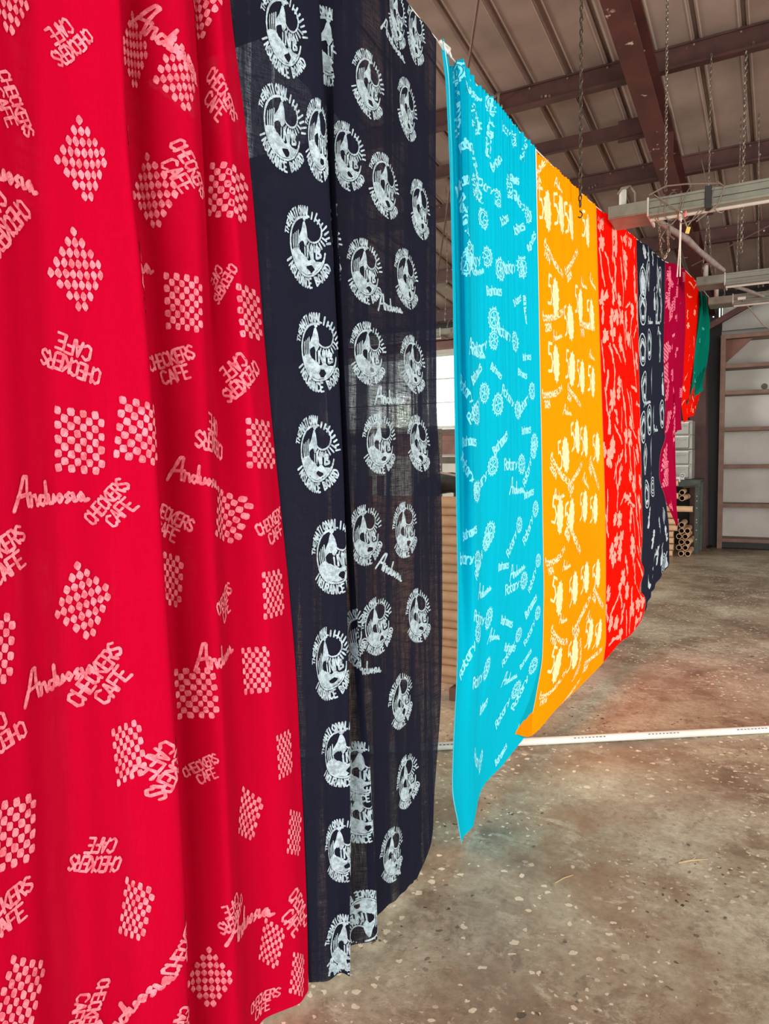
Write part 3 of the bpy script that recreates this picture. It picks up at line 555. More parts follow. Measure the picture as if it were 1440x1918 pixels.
  ['spray',0.928,1.64,-149,0.082], ['flower',1.033,1.578,114,0.099], ['flower',0.157,1.704,114,0.121], ['leaf',0.309,1.791,-43,0.096], ['spray',0.439,1.717,-34,0.081], ['spray',0.577,1.716,-101,0.086],
  ['leaf',0.755,1.737,-97,0.112], ['leaf',0.913,1.774,85,0.126], ['flower',1.107,1.744,92,0.085], ['leaf',0.292,1.859,90,0.091], ['spray',0.387,1.875,-57,0.121], ['flower',0.735,1.888,70,0.088],
  ['flower',0.859,1.922,108,0.123], ['flower',1.074,1.93,-127,0.096], ['leaf',0.084,2.037,99,0.107], ['leaf',0.323,2.042,-75,0.081], ['leaf',0.484,2.064,-23,0.084], ['spray',0.646,2.07,172,0.125],
  ['leaf',0.759,2.098,-179,0.118], ['spray',0.951,2.028,71,0.092], ['leaf',1.072,2.035,-111,0.118], ['leaf',0.055,2.166,79,0.104], ['flower',0.255,2.183,76,0.082], ['flower',0.371,2.212,42,0.112],
  ['spray',0.734,2.237,106,0.126], ['leaf',0.872,2.224,-129,0.086], ['leaf',1.046,2.194,45,0.116], ['flower',0.172,2.4,7,0.09], ['flower',0.282,2.355,99,0.099], ['flower',0.42,2.367,73,0.105],
  ['flower',0.815,2.404,74,0.125], ['flower',1.073,2.35,85,0.101], ['flower',0.223,2.474,97,0.103], ['flower',0.372,2.473,-114,0.108], ['flower',0.782,2.483,-98,0.105], ['leaf',0.855,2.501,123,0.101],
  ['leaf',1.084,2.539,13,0.125], ['flower',0.096,2.689,-90,0.09], ['flower',0.471,2.688,67,0.124], ['spray',0.591,2.619,73,0.092], ['spray',0.917,2.656,-106,0.106], ['spray',0.044,2.828,64,0.093],
  ['leaf',0.25,2.836,160,0.119], ['spray',0.401,2.815,-113,0.124], ['flower',0.599,2.82,-92,0.116], ['spray',0.778,2.856,-74,0.083], ['leaf',1.064,2.844,-110,0.105], ['flower',0.137,2.941,-135,0.099],
  ['flower',0.279,2.996,-117,0.111], ['spray',0.447,2.979,123,0.108], ['flower',0.78,2.985,72,0.116], ['flower',0.959,2.977,-148,0.116], ['flower',1.092,2.97,72,0.118], ['leaf',0.27,3.121,14,0.127],
  ['flower',0.39,3.13,-75,0.102], ['leaf',0.574,3.11,101,0.126], ['leaf',0.701,3.098,-70,0.101], ['flower',0.927,3.15,92,0.122], ['flower',1.064,3.118,-121,0.085],
 ],
 'navy_sandal': [
  ['spray',0.16,0.044,90,0.09], ['spray',0.25,0.057,90,0.09], ['spray',0.42,0.068,90,0.09], ['spray',0.717,0.051,90,0.09], ['sandal',0.131,0.319,0,0.14], ['sandal',0.241,0.244,0,0.14],
  ['sandal',0.707,0.19,0,0.14], ['sandal',0.805,0.212,0,0.14], ['sandal',0.119,0.522,0,0.14], ['sandal',0.692,0.45,0,0.14], ['sandal',0.874,0.414,0,0.14], ['sandal',0.101,0.848,0,0.14],
  ['sandal',0.272,0.814,0,0.14], ['sandal',0.12,1.155,4,0.14], ['sandal',0.357,1.134,2,0.14], ['sandal',0.085,1.476,2,0.14], ['sandal',0.248,1.45,2,0.14], ['sandal',0.513,1.467,4,0.14],
  ['sandal',0.872,1.355,4,0.14], ['sandal',0.126,1.757,4,0.14], ['sandal',0.309,1.733,4,0.14], ['sandal',0.164,2.071,-10,0.14], ['sandal',0.832,0.77,0,0.14], ['bottle',0.905,1.083,0,0.12],
  ['bottle',0.133,0.277,0,0.12], ['bottle',0.282,2.0,0,0.12], ['bottle',0.557,0.403,0,0.12], ['bottle',0.926,3.037,0,0.12], ['bottle',0.761,2.866,0,0.12], ['rings',0.404,2.056,0,0.1],
  ['rings',0.841,2.991,0,0.1], ['rings',0.872,2.511,0,0.1], ['spray',0.213,2.298,100,0.1], ['spray',0.631,2.504,80,0.1], ['spray',0.377,2.555,100,0.1], ['spray',0.58,2.78,90,0.1],
  ['spray',0.273,2.911,70,0.1], ['spray',0.864,3.219,110,0.1], ['spray',0.383,3.133,90,0.1], ['spray',0.423,2.839,90,0.1], ['spray',0.921,2.745,70,0.1], ['andro',0.314,0.625,-4,0.18],
  ['andro',0.186,1.295,-1,0.18], ['andro',0.672,1.544,-11,0.18], ['andro',0.713,0.578,-11,0.18], ['andro',0.805,0.648,-13,0.18], ['andro',0.539,2.733,-25,0.207],
 ],
 'magenta': [
  ['chk',0.181,0.959,20,0.13], ['chk',0.127,0.653,0,0.13], ['chk',0.113,0.806,0,0.13], ['chk',0.82,0.347,10,0.13], ['chk',0.612,0.413,0,0.13], ['chk',0.028,0.38,0,0.13],
  ['chk',0.125,1.438,20,0.13], ['chk',0.097,1.62,40,0.13], ['chk',0.191,1.212,30,0.13], ['chk',1.272,1.738,0,0.13], ['chk',0.25,0.132,0,0.13], ['chk',1.241,0.117,0,0.13],
  ['chk',0.526,1.403,20,0.13], ['cafe',0.21,0.094,89,0.121], ['cafe',0.348,0.157,47,0.14], ['cafe',0.861,0.229,112,0.14], ['cafe',0.316,0.4,153,0.14], ['cafe',0.302,0.456,165,0.14],
  ['cafe',0.786,0.645,5,0.14], ['cafe',0.264,0.669,47,0.14], ['cafe',0.399,0.715,-170,0.118], ['cafe',0.834,1.099,26,0.14], ['cafe',0.361,0.929,27,0.14], ['cafe',0.48,1.553,60,0.14],
  ['cafe',0.871,1.907,40,0.14], ['cafe',0.131,1.523,45,0.14], ['cafe',0.07,1.959,107,0.14], ['cafe',0.422,0.382,29,0.14], ['cafe',0.188,0.264,98,0.14], ['cafe',1.047,0.515,127,0.14],
  ['andro',0.233,0.356,26,0.2], ['andro',0.74,1.101,33,0.2], ['andro',0.566,0.734,-159,0.2], ['andro',0.379,1.579,44,0.2], ['andro',0.38,1.216,138,0.2],
 ],
 'vermilion': [
  ['leaf',0.256,0.092,-155,0.073], ['leaf',0.472,0.067,-47,0.053], ['leaf',0.989,0.065,-31,0.072], ['leaf',1.377,0.075,-147,0.059], ['spray',1.531,0.043,79,0.062], ['leaf',0.163,0.225,-167,0.078],
  ['leaf',0.577,0.271,-15,0.078], ['flower',0.899,0.212,-55,0.053], ['flower',1.178,0.302,97,0.061], ['flower',1.581,0.258,39,0.051], ['spray',0.156,0.434,-82,0.06], ['flower',0.465,0.376,148,0.064],
  ['leaf',0.918,0.451,145,0.065], ['leaf',1.196,0.434,53,0.064], ['flower',1.551,0.391,175,0.079], ['flower',0.169,0.562,-53,0.055], ['flower',0.591,0.564,57,0.076], ['spray',0.972,0.587,-28,0.067],
  ['leaf',1.296,0.609,97,0.072], ['flower',1.567,0.541,115,0.068], ['leaf',0.263,0.759,129,0.058], ['leaf',0.448,0.736,88,0.063], ['leaf',0.878,0.785,-32,0.07], ['flower',1.16,0.802,-21,0.079],
  ['leaf',1.666,0.749,122,0.07], ['leaf',0.271,0.928,-13,0.071], ['flower',0.47,0.925,-180,0.066], ['leaf',0.965,0.96,-158,0.057], ['flower',1.264,0.887,-77,0.055], ['spray',1.708,0.899,24,0.07],
  ['leaf',0.163,1.13,150,0.058], ['flower',0.48,1.067,-146,0.072], ['leaf',0.892,1.074,-132,0.061], ['leaf',1.33,1.117,-47,0.066], ['flower',1.554,1.049,-173,0.056], ['spray',0.096,1.258,44,0.077],
  ['leaf',0.539,1.264,-168,0.073], ['leaf',0.979,1.274,136,0.056], ['leaf',1.375,1.232,-147,0.071], ['spray',1.544,1.249,-135,0.055], ['leaf',0.073,1.423,-27,0.056], ['leaf',0.52,1.458,-122,0.077],
  ['spray',0.845,1.421,50,0.054], ['flower',1.219,1.433,-77,0.071], ['leaf',1.688,1.468,36,0.074], ['leaf',0.252,1.639,107,0.076], ['leaf',0.594,1.569,118,0.058], ['flower',0.839,1.602,-98,0.061],
  ['flower',1.314,1.592,-107,0.069], ['spray',1.524,1.563,37,0.078],
 ],
 'teal': [
  ['spray',-0.111,0.319,0,0.09], ['spray',0.706,0.418,60,0.09], ['spray',0.416,0.53,40,0.09], ['spray',0.365,1.113,40,0.09], ['spray',0.515,1.176,30,0.09], ['spray',0.0,1.362,30,0.09],
  ['spray',0.985,1.084,60,0.09], ['spray',0.031,1.079,10,0.09], ['spray',-0.072,1.506,40,0.09], ['spray',0.016,0.135,0,0.09],
 ],
}
# ---------------------------------------------------------------- printing on cloth
LET = {  # strokes on a 4 x 6 grid
'A': '00 26 40;12 32', 'B': '00 06 35 34 13;03 13 42 41 00', 'C': '45 26 05 01 20 41', 'D': '00 06 26 44 42 20 00', 'E': '40 00 06 46;03 33', 'F': '00 06 46;03 33',
'H': '00 06;40 46;03 43', 'I': '10 16', 'K': '00 06;46 02;13 40', 'L': '06 00 40', 'M': '00 06 23 46 40', 'N': '00 06 40 46', 'O': '20 02 04 26 44 42 20', 'R': '00 06 36 44 33 03;23 40',
'S': '45 26 05 04 42 41 20 01', 'T': '20 26;06 46', 'U': '06 01 20 41 46', 'W': '06 10 24 30 46', 'X': '00 46;06 40', 'V': '06 20 46',
'0': '20 02 04 26 44 42 20', '1': '20 26 15', '2': '05 26 45 44 00 40', '4': '30 36 02 42', '5': '46 06 03 34 42 31 10 01', '7': '06 46 10', '9': '43 23 04 26 44 20',
'a': '34 14 03 01 10 30 34;31 40', 'b': '06 00 30 41 43 34 04', 'h': '06 00;03 14 34 43 40', 'm': '00 04;03 14 23 20;23 34 43 40', 'o': '10 01 03 14 34 43 41 30 10', 'r': '00 04;02 14 34',
's': '44 14 03 42 30 00', 't': '16 11 20 30;04 34', 'y': '04 21;44 00', 'e': '02 42 43 34 14 03 01 10 40', 'n': '00 04;03 14 34 43 40', 'd': '46 40 10 01 03 14 44', 'i': '20 24'}
ANDRO = [[(0, 0), (1, 2), (1.8, 3.9), (2.3, 3.9), (2.1, 2), (2.2, .3)], [(.7, 1.6), (2.6, 1.8)], [(2.6, .2), (2.75, 1.4), (3.3, 1.5), (3.5, .2)], [(4.6, 1.2), (4.0, 1.3), (3.8, .5), (4.3, .1), (4.7, .7), (4.95, 3.0), (4.85, .3)],
 [(5.2, 1.3), (5.3, .2), (5.8, .25), (6.0, 1.2), (6.1, .4)], [(6.8, 1.2), (6.4, .8), (6.7, .2), (7.1, .7), (6.8, 1.2)], [(7.9, 1.3), (7.5, .9), (7.9, .5), (7.5, .1)], [(8.3, 1.2), (8.4, .2), (8.7, .3)], [(9.3, 1.2), (8.9, .7), (9.2, .2), (9.5, .9), (9.7, .1), (10.2, .3)]]
class Ink:
    """collects strokes and fills in cloth coordinates (metres along, metres down)"""
    def __init__(s, seed): s.p = []; s.f = []; s.r = random.Random(seed)
    def frame(s, m): s.c = (m[1], m[2]); a = math.radians(m[3]); s.e = (math.cos(a), math.sin(a)); s.n = (math.sin(a), -math.cos(a)); s.k = m[4]; s.kx = m[5] if len(m) > 5 else 1.0
    def pt(s, x, y): return (s.c[0] + s.kx * s.k * (x * s.e[0] + y * s.n[0]), s.c[1] + s.k * (x * s.e[1] + y * s.n[1]))
    def poly(s, P):
        n = len(s.p); s.p += P; s.f.append(tuple(range(n, n + len(P))))
    def disc(s, x, y, r, n=8, wob=.12, sx=1, rot=0):      # r in motif units
        ca, sa = math.cos(rot), math.sin(rot); P = []
        for i in range(n):
            a = 6.283 * i / n; q = r * (1 + s.r.uniform(-wob, wob)); u, v = q * math.cos(a) * sx, q * math.sin(a)
            P.append(s.pt(x + u * ca - v * sa, y + u * sa + v * ca))
        s.poly(P)
    def stroke(s, P, w, cap=True):            # P in motif units, w half width in motif units
        P = [(float(a), float(b)) for a, b in P]
        for (x0, y0), (x1, y1) in zip(P, P[1:]):
            L = math.hypot(x1 - x0, y1 - y0)
            if L < 1e-6: continue
            nx, ny = -(y1 - y0) / L, (x1 - x0) / L; n = max(1, int(L * s.k / .014)); pts = []
            for i in range(n + 1):
                t = i / n; q = w * (1 + s.r.uniform(-.22, .22)); x, y = x0 + (x1 - x0) * t, y0 + (y1 - y0) * t
                pts.append((s.pt(x + nx * q, y + ny * q), s.pt(x - nx * q, y - ny * q)))
            for a, b in zip(pts, pts[1:]): s.poly([a[0], a[1], b[1], b[0]])
        if cap:
            for x, y in P: s.disc(x, y, w * .98, 6, .1)
    def text(s, txt, x0, y0, w, h, sw, gap=.25):
        cw = w / (len(txt) * (1 + gap) - gap)
        for i, ch in enumerate(txt):
            if ch == ' ': continue
            bx = x0 + i * cw * (1 + gap); j = s.r.uniform(-.05, .05) * h
            for st in LET[ch].split(';'):
                s.stroke([(bx + int(q[0]) / 4 * cw, y0 + j + int(q[1]) / 6 * h) for q in st.split()], sw)
    def arctext(s, txt, r, a0, a1, h, sw, inside=False):
        n = len(txt)
        for i, ch in enumerate(txt):
            if ch == ' ': continue
            a = math.radians(a0 + (a1 - a0) * (i + .5) / n); cw = abs(math.radians(a1 - a0)) * r / n * .74
            ux, uy = (math.cos(a), math.sin(a)) if not inside else (-math.cos(a), -math.sin(a)); tx, ty = (uy, -ux)
            for st in LET[ch].split(';'):
                P = []
                for q in st.split():
                    u = (int(q[0]) / 4 - .5) * cw; v = (int(q[1]) / 6 - .5) * h
                    P.append((r * math.cos(a) + tx * u + ux * v, r * math.sin(a) + ty * u + uy * v))
                s.stroke(P, sw)
    def fill(s, polys, dy=.05):               # even-odd fill by bands so that it follows the folds
        ys = [p[1] for q in polys for p in q]; y = min(ys); y1 = max(ys)
        def cross(yy):
            c = []
            for q in polys:
                for a, b in zip(q, q[1:] + q[:1]):
                    if (a[1] <= yy) != (b[1] <= yy): c.append(a[0] + (b[0] - a[0]) * (yy - a[1]) / (b[1] - a[1]))
            return sorted(c)
        while y < y1:
            yb = min(y + dy, y1); cm = cross((y + yb) / 2); ca = cross(y + dy * .02); cb = cross(yb - dy * .02)
            if len(ca) != len(cm): ca = cm
            if len(cb) != len(cm): cb = cm
            for i in range(0, len(cm) - 1, 2):
                n = max(1, int((cm[i + 1] - cm[i]) * s.k / .014))
                for j in range(n):
                    t0, t1 = j / n, (j + 1) / n; A = ca[i] + (ca[i+1] - ca[i]) * t0; B = ca[i] + (ca[i+1] - ca[i]) * t1; Cq = cb[i] + (cb[i+1] - cb[i]) * t1; D = cb[i] + (cb[i+1] - cb[i]) * t0
                    s.poly([s.pt(A, y), s.pt(B, y), s.pt(Cq, yb), s.pt(D, yb)])
            y = yb
def ell(cx, cy, rx, ry, a0=0, a1=360, n=28):
    return [(cx + rx * math.cos(math.radians(a0 + (a1 - a0) * i / n)), cy + ry * math.sin(math.radians(a0 + (a1 - a0) * i / n))) for i in range(n + 1)]
def draw(ink, m):
    k = m[0]; ink.frame(m); R = ink.r
    if k == 'chk':                            # board of soft squares
        for i in range(8):
            for j in range(9):
                if (i + j) % 2: continue
                x = (i - 3.5) / 8; y = (j - 4) / 8.6
                P = []
                for u, v in ((1, .5), (.62, .98), (-.6, 1), (-1, .55), (-1, -.55), (-.6, -.98), (.6, -1), (1, -.55)):
                    q = .068 * (1 + R.uniform(-.12, .12)); P.append(ink.pt(x + q * u, y + q * v * .98))
                ink.poly(P)
    elif k == 'cafe':
        ink.text('CHECKERS', -.5, -.09, 1, .26, .024, .22); ink.text('CAFE', -.27, -.42, .56, .26, .024, .22); ink.stroke([(.2, -.12), (.27, -.08)], .018)
    elif k == 'andro':
        for st in ANDRO: ink.stroke([((x - 5) / 10.2, (y - 1) / 10.8) for x, y in st], .023)
    elif k == 'nib':
        ink.arctext('THE', 1.02, 168, 143, .16, .022); ink.arctext('NATIONAL', 1.02, 143, 76, .25, .030)
        ink.arctext('INSURANCE BOARD', 1.04, 205, 335, .26, .030, True)
        for a in range(8):
            t = 74 - a * 9; c = math.cos(math.radians(t)); q = math.sin(math.radians(t)); L = R.uniform(.14, .24)
            ink.stroke([(.86 * c + .06, .86 * q), ((.86 + L) * c + .06, (.86 + L) * q)], .032)
        P = ell(0, 0, .82, .84, 82, 262, 22); ink.stroke(P, .035); ink.stroke(ell(0, 0, .82, .84, 262, 352, 12), .03)
        bowl = [p for p in ell(0, 0, .78, .80, 192, 346, 24)]; top = [(.72, -.34), (.5, -.38), (.3, -.30), (.12, -.36), (-.05, -.30), (-.25, -.18), (-.42, -.08), (-.6, -.12)]
        hole = [(.20 + R.uniform(.1, .24) * math.cos(i * .7), -.60 + R.uniform(.06, .14) * math.sin(i * .7)) for i in range(9)]
        ink.fill([bowl + top, hole], .06)
        ink.stroke(ell(.34, .50, .36, .35, 70, -140, 14), .028)
        for a in range(200, 345, 15):
            c = math.cos(math.radians(a)); q = math.sin(math.radians(a)); L = R.uniform(.13, .22); ink.stroke([(.34 + .42 * c, .50 + .42 * q), (.34 + (.42 + L) * c, .50 + (.42 + L) * q)], .03)
        body = [(-.02, .74), (.06, .55), (.10, .30), (.02, .10), (-.06, .02), (-.12, .14), (-.30, .10), (-.42, -.02), (-.38, .22), (-.20, .46), (-.10, .70)]
        ink.fill([body], .06); ink.disc(-.03, .80, .085, 8, .15); ink.stroke([(-.14, .82), (.08, .86)], .02)
        for x in (-.66, -.56, -.47, -.38): ink.stroke([(x, .34 + (x + .5) * .6), (x - .02, .05), (x + .01, -.22)], .022)
        ink.stroke([(-.06, -.02), (-.06, -.30), (0, -.32)], .030); ink.text('NIB', .07, -.30, .56, .34, .036, .16)
    elif k == 'rotary':
        ink.text('Rotary', -.5, -.07, .62, .17, .017, .14); wheel(ink, .35, -.01, .145)
    elif k == 'wheel': wheel(ink, 0, 0, 1)
    elif k == 'bah': ink.text('Bahamas', -.5, -.08, 1, .28, .028, .2)
    elif k == 'fifty':
        ink.fill([ell(.3, 0, .50, .92, n=18)[:-1]], .08)
        for a in range(0, 360, 30): ink.disc(.3 + .50 * math.cos(math.radians(a)), .92 * math.sin(math.radians(a)), .10, 6)
        for q in ([(-.35, .9), (-.75, .85), (-.8, .3), (-.5, .35), (-.3, -.05), (-.45, -.5), (-.85, -.6)],): ink.stroke(q, .08)
    elif k == 'years':
        ink.stroke([(-.5, .07), (-.48, .14)], .02); ink.text('COMMONWEALTH', -.5, .0, .98, .09, .012, .2); ink.text('1974' if R.random() < .5 else '2024', -.46, -.15, .26, .11, .013, .2)
    elif k == 'flower':
        for a in range(6):
            t = a * 1.047 + R.uniform(-.3, .3); q = R.uniform(.28, .42); ink.disc(q * math.cos(t), q * math.sin(t), R.uniform(.17, .24), 7, .3, 1.5, t)
        ink.disc(0, 0, .12, 6)
    elif k == 'spray':
        for a in range(5):
            x = -.7 + a * .33; ink.disc(x, R.uniform(-.2, .2), R.uniform(.14, .24), 7, .4, R.uniform(.8, 1.8), R.uniform(-1, 1))
        ink.stroke([(-.9, R.uniform(-.2, .2)), (-.2, .05), (.8, R.uniform(-.2, .2))], .06)
    elif k == 'leaf':
        q = R.uniform(-.25, .25); ink.stroke([(-1.1, q), (-.4, 0), (.3, .03), (1.0, -q)], .07); ink.disc(-.5, .04, .13, 7, .3, 2.4, .1); ink.disc(.35, 0, .15, 7, .3, 2.6, -.15); ink.disc(.9, -q, .12, 7, .3, 1.8, .2)
    elif k == 'sandal':
        o = [(x * (.34 + .05 * math.sin(y * 4)), y) for x, y in ell(0, 0, 1, .92, n=22)]; ink.stroke(o, .035); ink.stroke([(x * .62, y * .72 - .02) for x, y in o], .025)
        ink.stroke([(-.22, .1), (0, .5), (.22, .1)], .05); ink.disc(0, -.5, .12, 7, .3, 1, 0)
    elif k == 'bottle':
        ink.fill([[(-.2, -.8), (.2, -.8), (.24, -.1), (.08, .15), (.06, .5), (-.06, .5), (-.08, .15), (-.24, -.1)]], .1); ink.stroke([(-.1, .6), (.1, .9)], .05)
    elif k == 'rings':
        for q in (.9, .62, .34): ink.stroke(ell(0, 0, q * .8, q, n=18), .055)
def wheel(ink, x, y, r):
    ink.stroke(ell(x, y, r, r, n=16), r * .10, False); ink.stroke(ell(x, y, r * .74, r * .74, n=14), r * .07, False); ink.disc(x, y, r * .2, 8)
    for a in range(0, 360, 60):
        c, q = math.cos(math.radians(a)), math.sin(math.radians(a)); ink.stroke([(x + c * r * .2, y + q * r * .2), (x + c * r * .72, y + q * r * .72)], r * .08, False)
    for a in range(0, 360, 24):
        c, q = math.cos(math.radians(a)), math.sin(math.radians(a)); ink.disc(x + c * r * 1.16, y + q * r * 1.16, r * .11, 5)
CL = [ # key, colour, print colour, translucency, sheer, label, selvage colour
 ('red_checkers', (.47, .0, .020), (.84, .25, .30), .20, .008, 'crimson batik cloth printed with pink checkerboards, nearest cloth at the left edge', None),
 ('navy_nib', (.010, .011, .022), (.44, .55, .60), .10, .28, 'navy batik cloth printed with round white logos, beside the crimson cloth', None),
 ('turquoise', (.0, .43, .60), (.28, .76, .84), .30, .0, 'turquoise batik cloth with cog wheels and pleated top, tail trailing to the floor', (.65, .85, .80)),
 ('orange', (.98, .285, .0), (1.0, .72, .42), .30, .0, 'orange batik cloth with pale ovals, hanging right beside the turquoise one', (.95, .62, .25)),
 ('scarlet', (.98, .004, .0), (1.0, .34, .27), .30, .0, 'bright scarlet batik cloth crowded with pink flowers, next to the orange cloth', (1.0, .35, .25)),
 ('navy_sandal', (.012, .014, .026), (.42, .50, .54), .10, .0, 'second navy batik cloth, printed with grey sandals, between scarlet and magenta cloths', (.15, .15, .18)),
 ('magenta', (.30, .0, .028), (.85, .20, .30), .20, .0, 'magenta batik cloth with small pink checks, its tail hanging past the far navy cloth', None),
 ('vermilion', (.66, .004, .0), (.95, .34, .22), .20, .0, 'narrow red floral batik cloth, far along the line beside the teal one', None),
 ('teal', (.0, .17, .115), (.10, .42, .34), .20, .0, 'dark teal batik cloth, last and farthest on the line', None),
]
ROW_A = math.radians(2.85)
ROW_U = np.array([math.sin(ROW_A), math.cos(ROW_A), 0.]); ROW_N = np.array([math.cos(ROW_A), -math.sin(ROW_A), 0.]); ROW_O = -1.35 * ROW_N
def row_pt(t, d, z): return tuple(ROW_O + ROW_U * t + ROW_N * d + np.array([0, 0, z]))
for ci, (key, col, pc, tr, sh, label, selv) in enumerate(CL):
    K, step, rows, ripple = PARAMS[key]
    ss, vv, W = cloth_grid(THREADS[key], K, step, rows, ripple)
    nv, ns = W.shape[:2]
    idx = np.arange(nv * ns).reshape(nv, ns)
    quads = np.stack([idx[:-1, :-1], idx[1:, :-1], idx[1:, 1:], idx[:-1, 1:]], -1).reshape(-1, 4)
    ink = Ink(100 + ci)
    for mo in MOTIFS[key]: draw(ink, mo)
    P = np.array(ink.p); ok = (P[:, 0] > .004) & (P[:, 0] < ss[-1] - .004) & (P[:, 1] > .004) & (P[:, 1] < vv[-1] - .004)
    D = surf_at(ss, vv, W, P, .0022)
    verts = W.reshape(-1, 3).tolist() + D.tolist(); base = nv * ns
    faces = quads.tolist(); n0 = len(faces)
    for f in ink.f:
        if all(ok[i] for i in f): faces.append([i + base for i in reversed(f)])
    n1 = len(faces)
    if selv:                                  # pale selvage thread down both long edges
        for e in (.0015, ss[-1] - .0015):
            q = np.array([[e + w, v] for v in np.linspace(.01, vv[-1] - .002, 160) for w in (-.0015, .0015)])
            D2 = surf_at(ss, vv, W, q, .0026); b0 = len(verts); verts += D2.tolist()
            for i in range(159): faces.append([b0 + 2 * i, b0 + 2 * i + 1, b0 + 2 * i + 3, b0 + 2 * i + 2])
    me = bpy.data.meshes.new('batik_cloth'); me.from_pydata(verts, [], faces)
    me.materials.append(cloth_mat('batik_' + key, col, tr, sh)); me.materials.append(print_mat('wax_print_' + key, pc, col if key not in ('navy_nib', 'navy_sandal') else (.10, .12, .15), .55 if key in ('red_checkers', 'navy_nib') else .3))
    if selv: me.materials.append(simple('selvage_' + key, selv, .9))
    mi = [0] * n0 + [1] * (n1 - n0) + [2] * (len(faces) - n1)
    me.polygons.foreach_set('material_index', mi); me.polygons.foreach_set('use_smooth', [True] * n0 + [False] * (len(faces) - n0))
    me.update(); o = bpy.data.objects.new('batik_cloth', me); C.objects.link(o)
    meta(o, label, 'cloth', 'batik cloths hanging to dry on the line')
# ---------------------------------------------------------------- line, rods, chains
b = MB(); b.tube([row_pt(t, -0.004, rope_z(t) - .001) for t in np.linspace(-1.5, 9.9, 60)], .0035, 6)
b.tube([row_pt(2.60, .01, 3.275), row_pt(2.64, .02, 3.25), row_pt(2.68, .01, 3.28), row_pt(2.66, -.01, 3.30)], .009, 6)
b.tube([row_pt(2.655, .012, 3.28), row_pt(2.65, .025, 3.26), row_pt(2.66, .03, 3.235)], .004, 5)
meta(b.build('drying_rope', M['rope'], smooth=True), 'white rope line with a knot, carrying the row of batik cloths', 'rope')
def loop_pts(n, f): return [f(i / n) for i in range(n + 1)]
def chain(pts, pitch, wire, mat, label, hook=False, name='hanging_chain', cat='chain', group='chains hanging from the roof'):
    """pts: polyline; oval links turned alternately by a quarter"""
    P = [Vector(p) for p in pts]; b = MB(); L = [0]
    for a, c in zip(P, P[1:]): L.append(L[-1] + (c - a).length)
    def at(d):
        for i in range(len(P) - 1):
            if d <= L[i + 1] or i == len(P) - 2: return P[i].lerp(P[i + 1], (d - L[i]) / (L[i + 1] - L[i])), (P[i + 1] - P[i]).normalized()
    n = int(L[-1] / pitch)
    for i in range(n):
        c, d = at((i + .5) * pitch); u = d.cross(Vector((1, .3, .1))).normalized(); w = d.cross(u)
        s = (u + w * .6).normalized() if i % 2 else (w - u * .6).normalized(); hl = pitch * .5 + wire * .6; hw = wire * 2.1
        b.tube([c + d * (hl * math.cos(a)) + s * (hw * math.sin(a)) for a in [k * math.pi / 5 for k in range(10)]], wire, 5, closed=True)
    o = thing(name, P[-1], label, cat, group)
    b.build('links', mat, o, smooth=True)
    if hook:
        h = MB(); q = P[-1]; h.tube([q + Vector((0, 0, .012))] + [q + Vector((.013 * math.sin(a) , 0, -.014 + .016 * math.cos(a))) for a in np.linspace(0, 4.2, 9)], wire, 6); h.build('hook', mat, o, smooth=True)
    return o
chain([(-1.078, 4.328, 6.02), (-1.078, 4.328, 3.085)], .033, .0042, M['dchain'], 'dark open-link chain with an end hook, hanging in front of the orange cloth', True)
chain([(-.80, 5.6, 5.33), (-.709, 5.03, 3.34)], .026, .0034, M['chain'], 'long slanting chain holding up the near end of the nearest light fixture')
chain([(-.75, 5.05, 3.17), (-.735, 5.06, 2.99), (-.715, 5.06, 2.94), (-.69, 5.06, 2.99), (-.70, 5.05, 3.17)], .020, .003, M['chain'], 'short loop of spare chain dangling below the nearest light fixture')
chain([(-.697, 7.7, 5.45), (-.70, 7.74, 4.0), (-.745, 7.74, 3.42)], .030, .0035, M['chain'], 'thin chain carrying the second light fixture, behind the conduit')
chain([(-.72, 7.74, 4.2), (-.66, 7.74, 3.42)], .030, .003, M['chain'], 'second leg of the forked chain above the second light fixture')
chain([(-.405, 7.74, 5.45), (-.41, 7.74, 3.56)], .034, .0055, M['chain'], 'thick doubled chain right of the yellow tag, down to the second light fixture')
chain([(-.50, 8.9, 5.3), (-.52, 9.06, 3.48)], .034, .003, M['chain'], 'thin far chain carrying the third light fixture')
chain([(-.33, 8.9, 5.3), (-.30, 9.06, 3.48)], .034, .003, M['chain'], 'thin far chain near the right edge, down to the third light fixture')
chain([(-4.03, 9.05, 5.3), (-4.02, 9.05, 4.2), (-4.06, 9.05, 3.52)], .036, .0035, M['chain'], 'thin chain seen through the gap between navy and turquoise cloths')
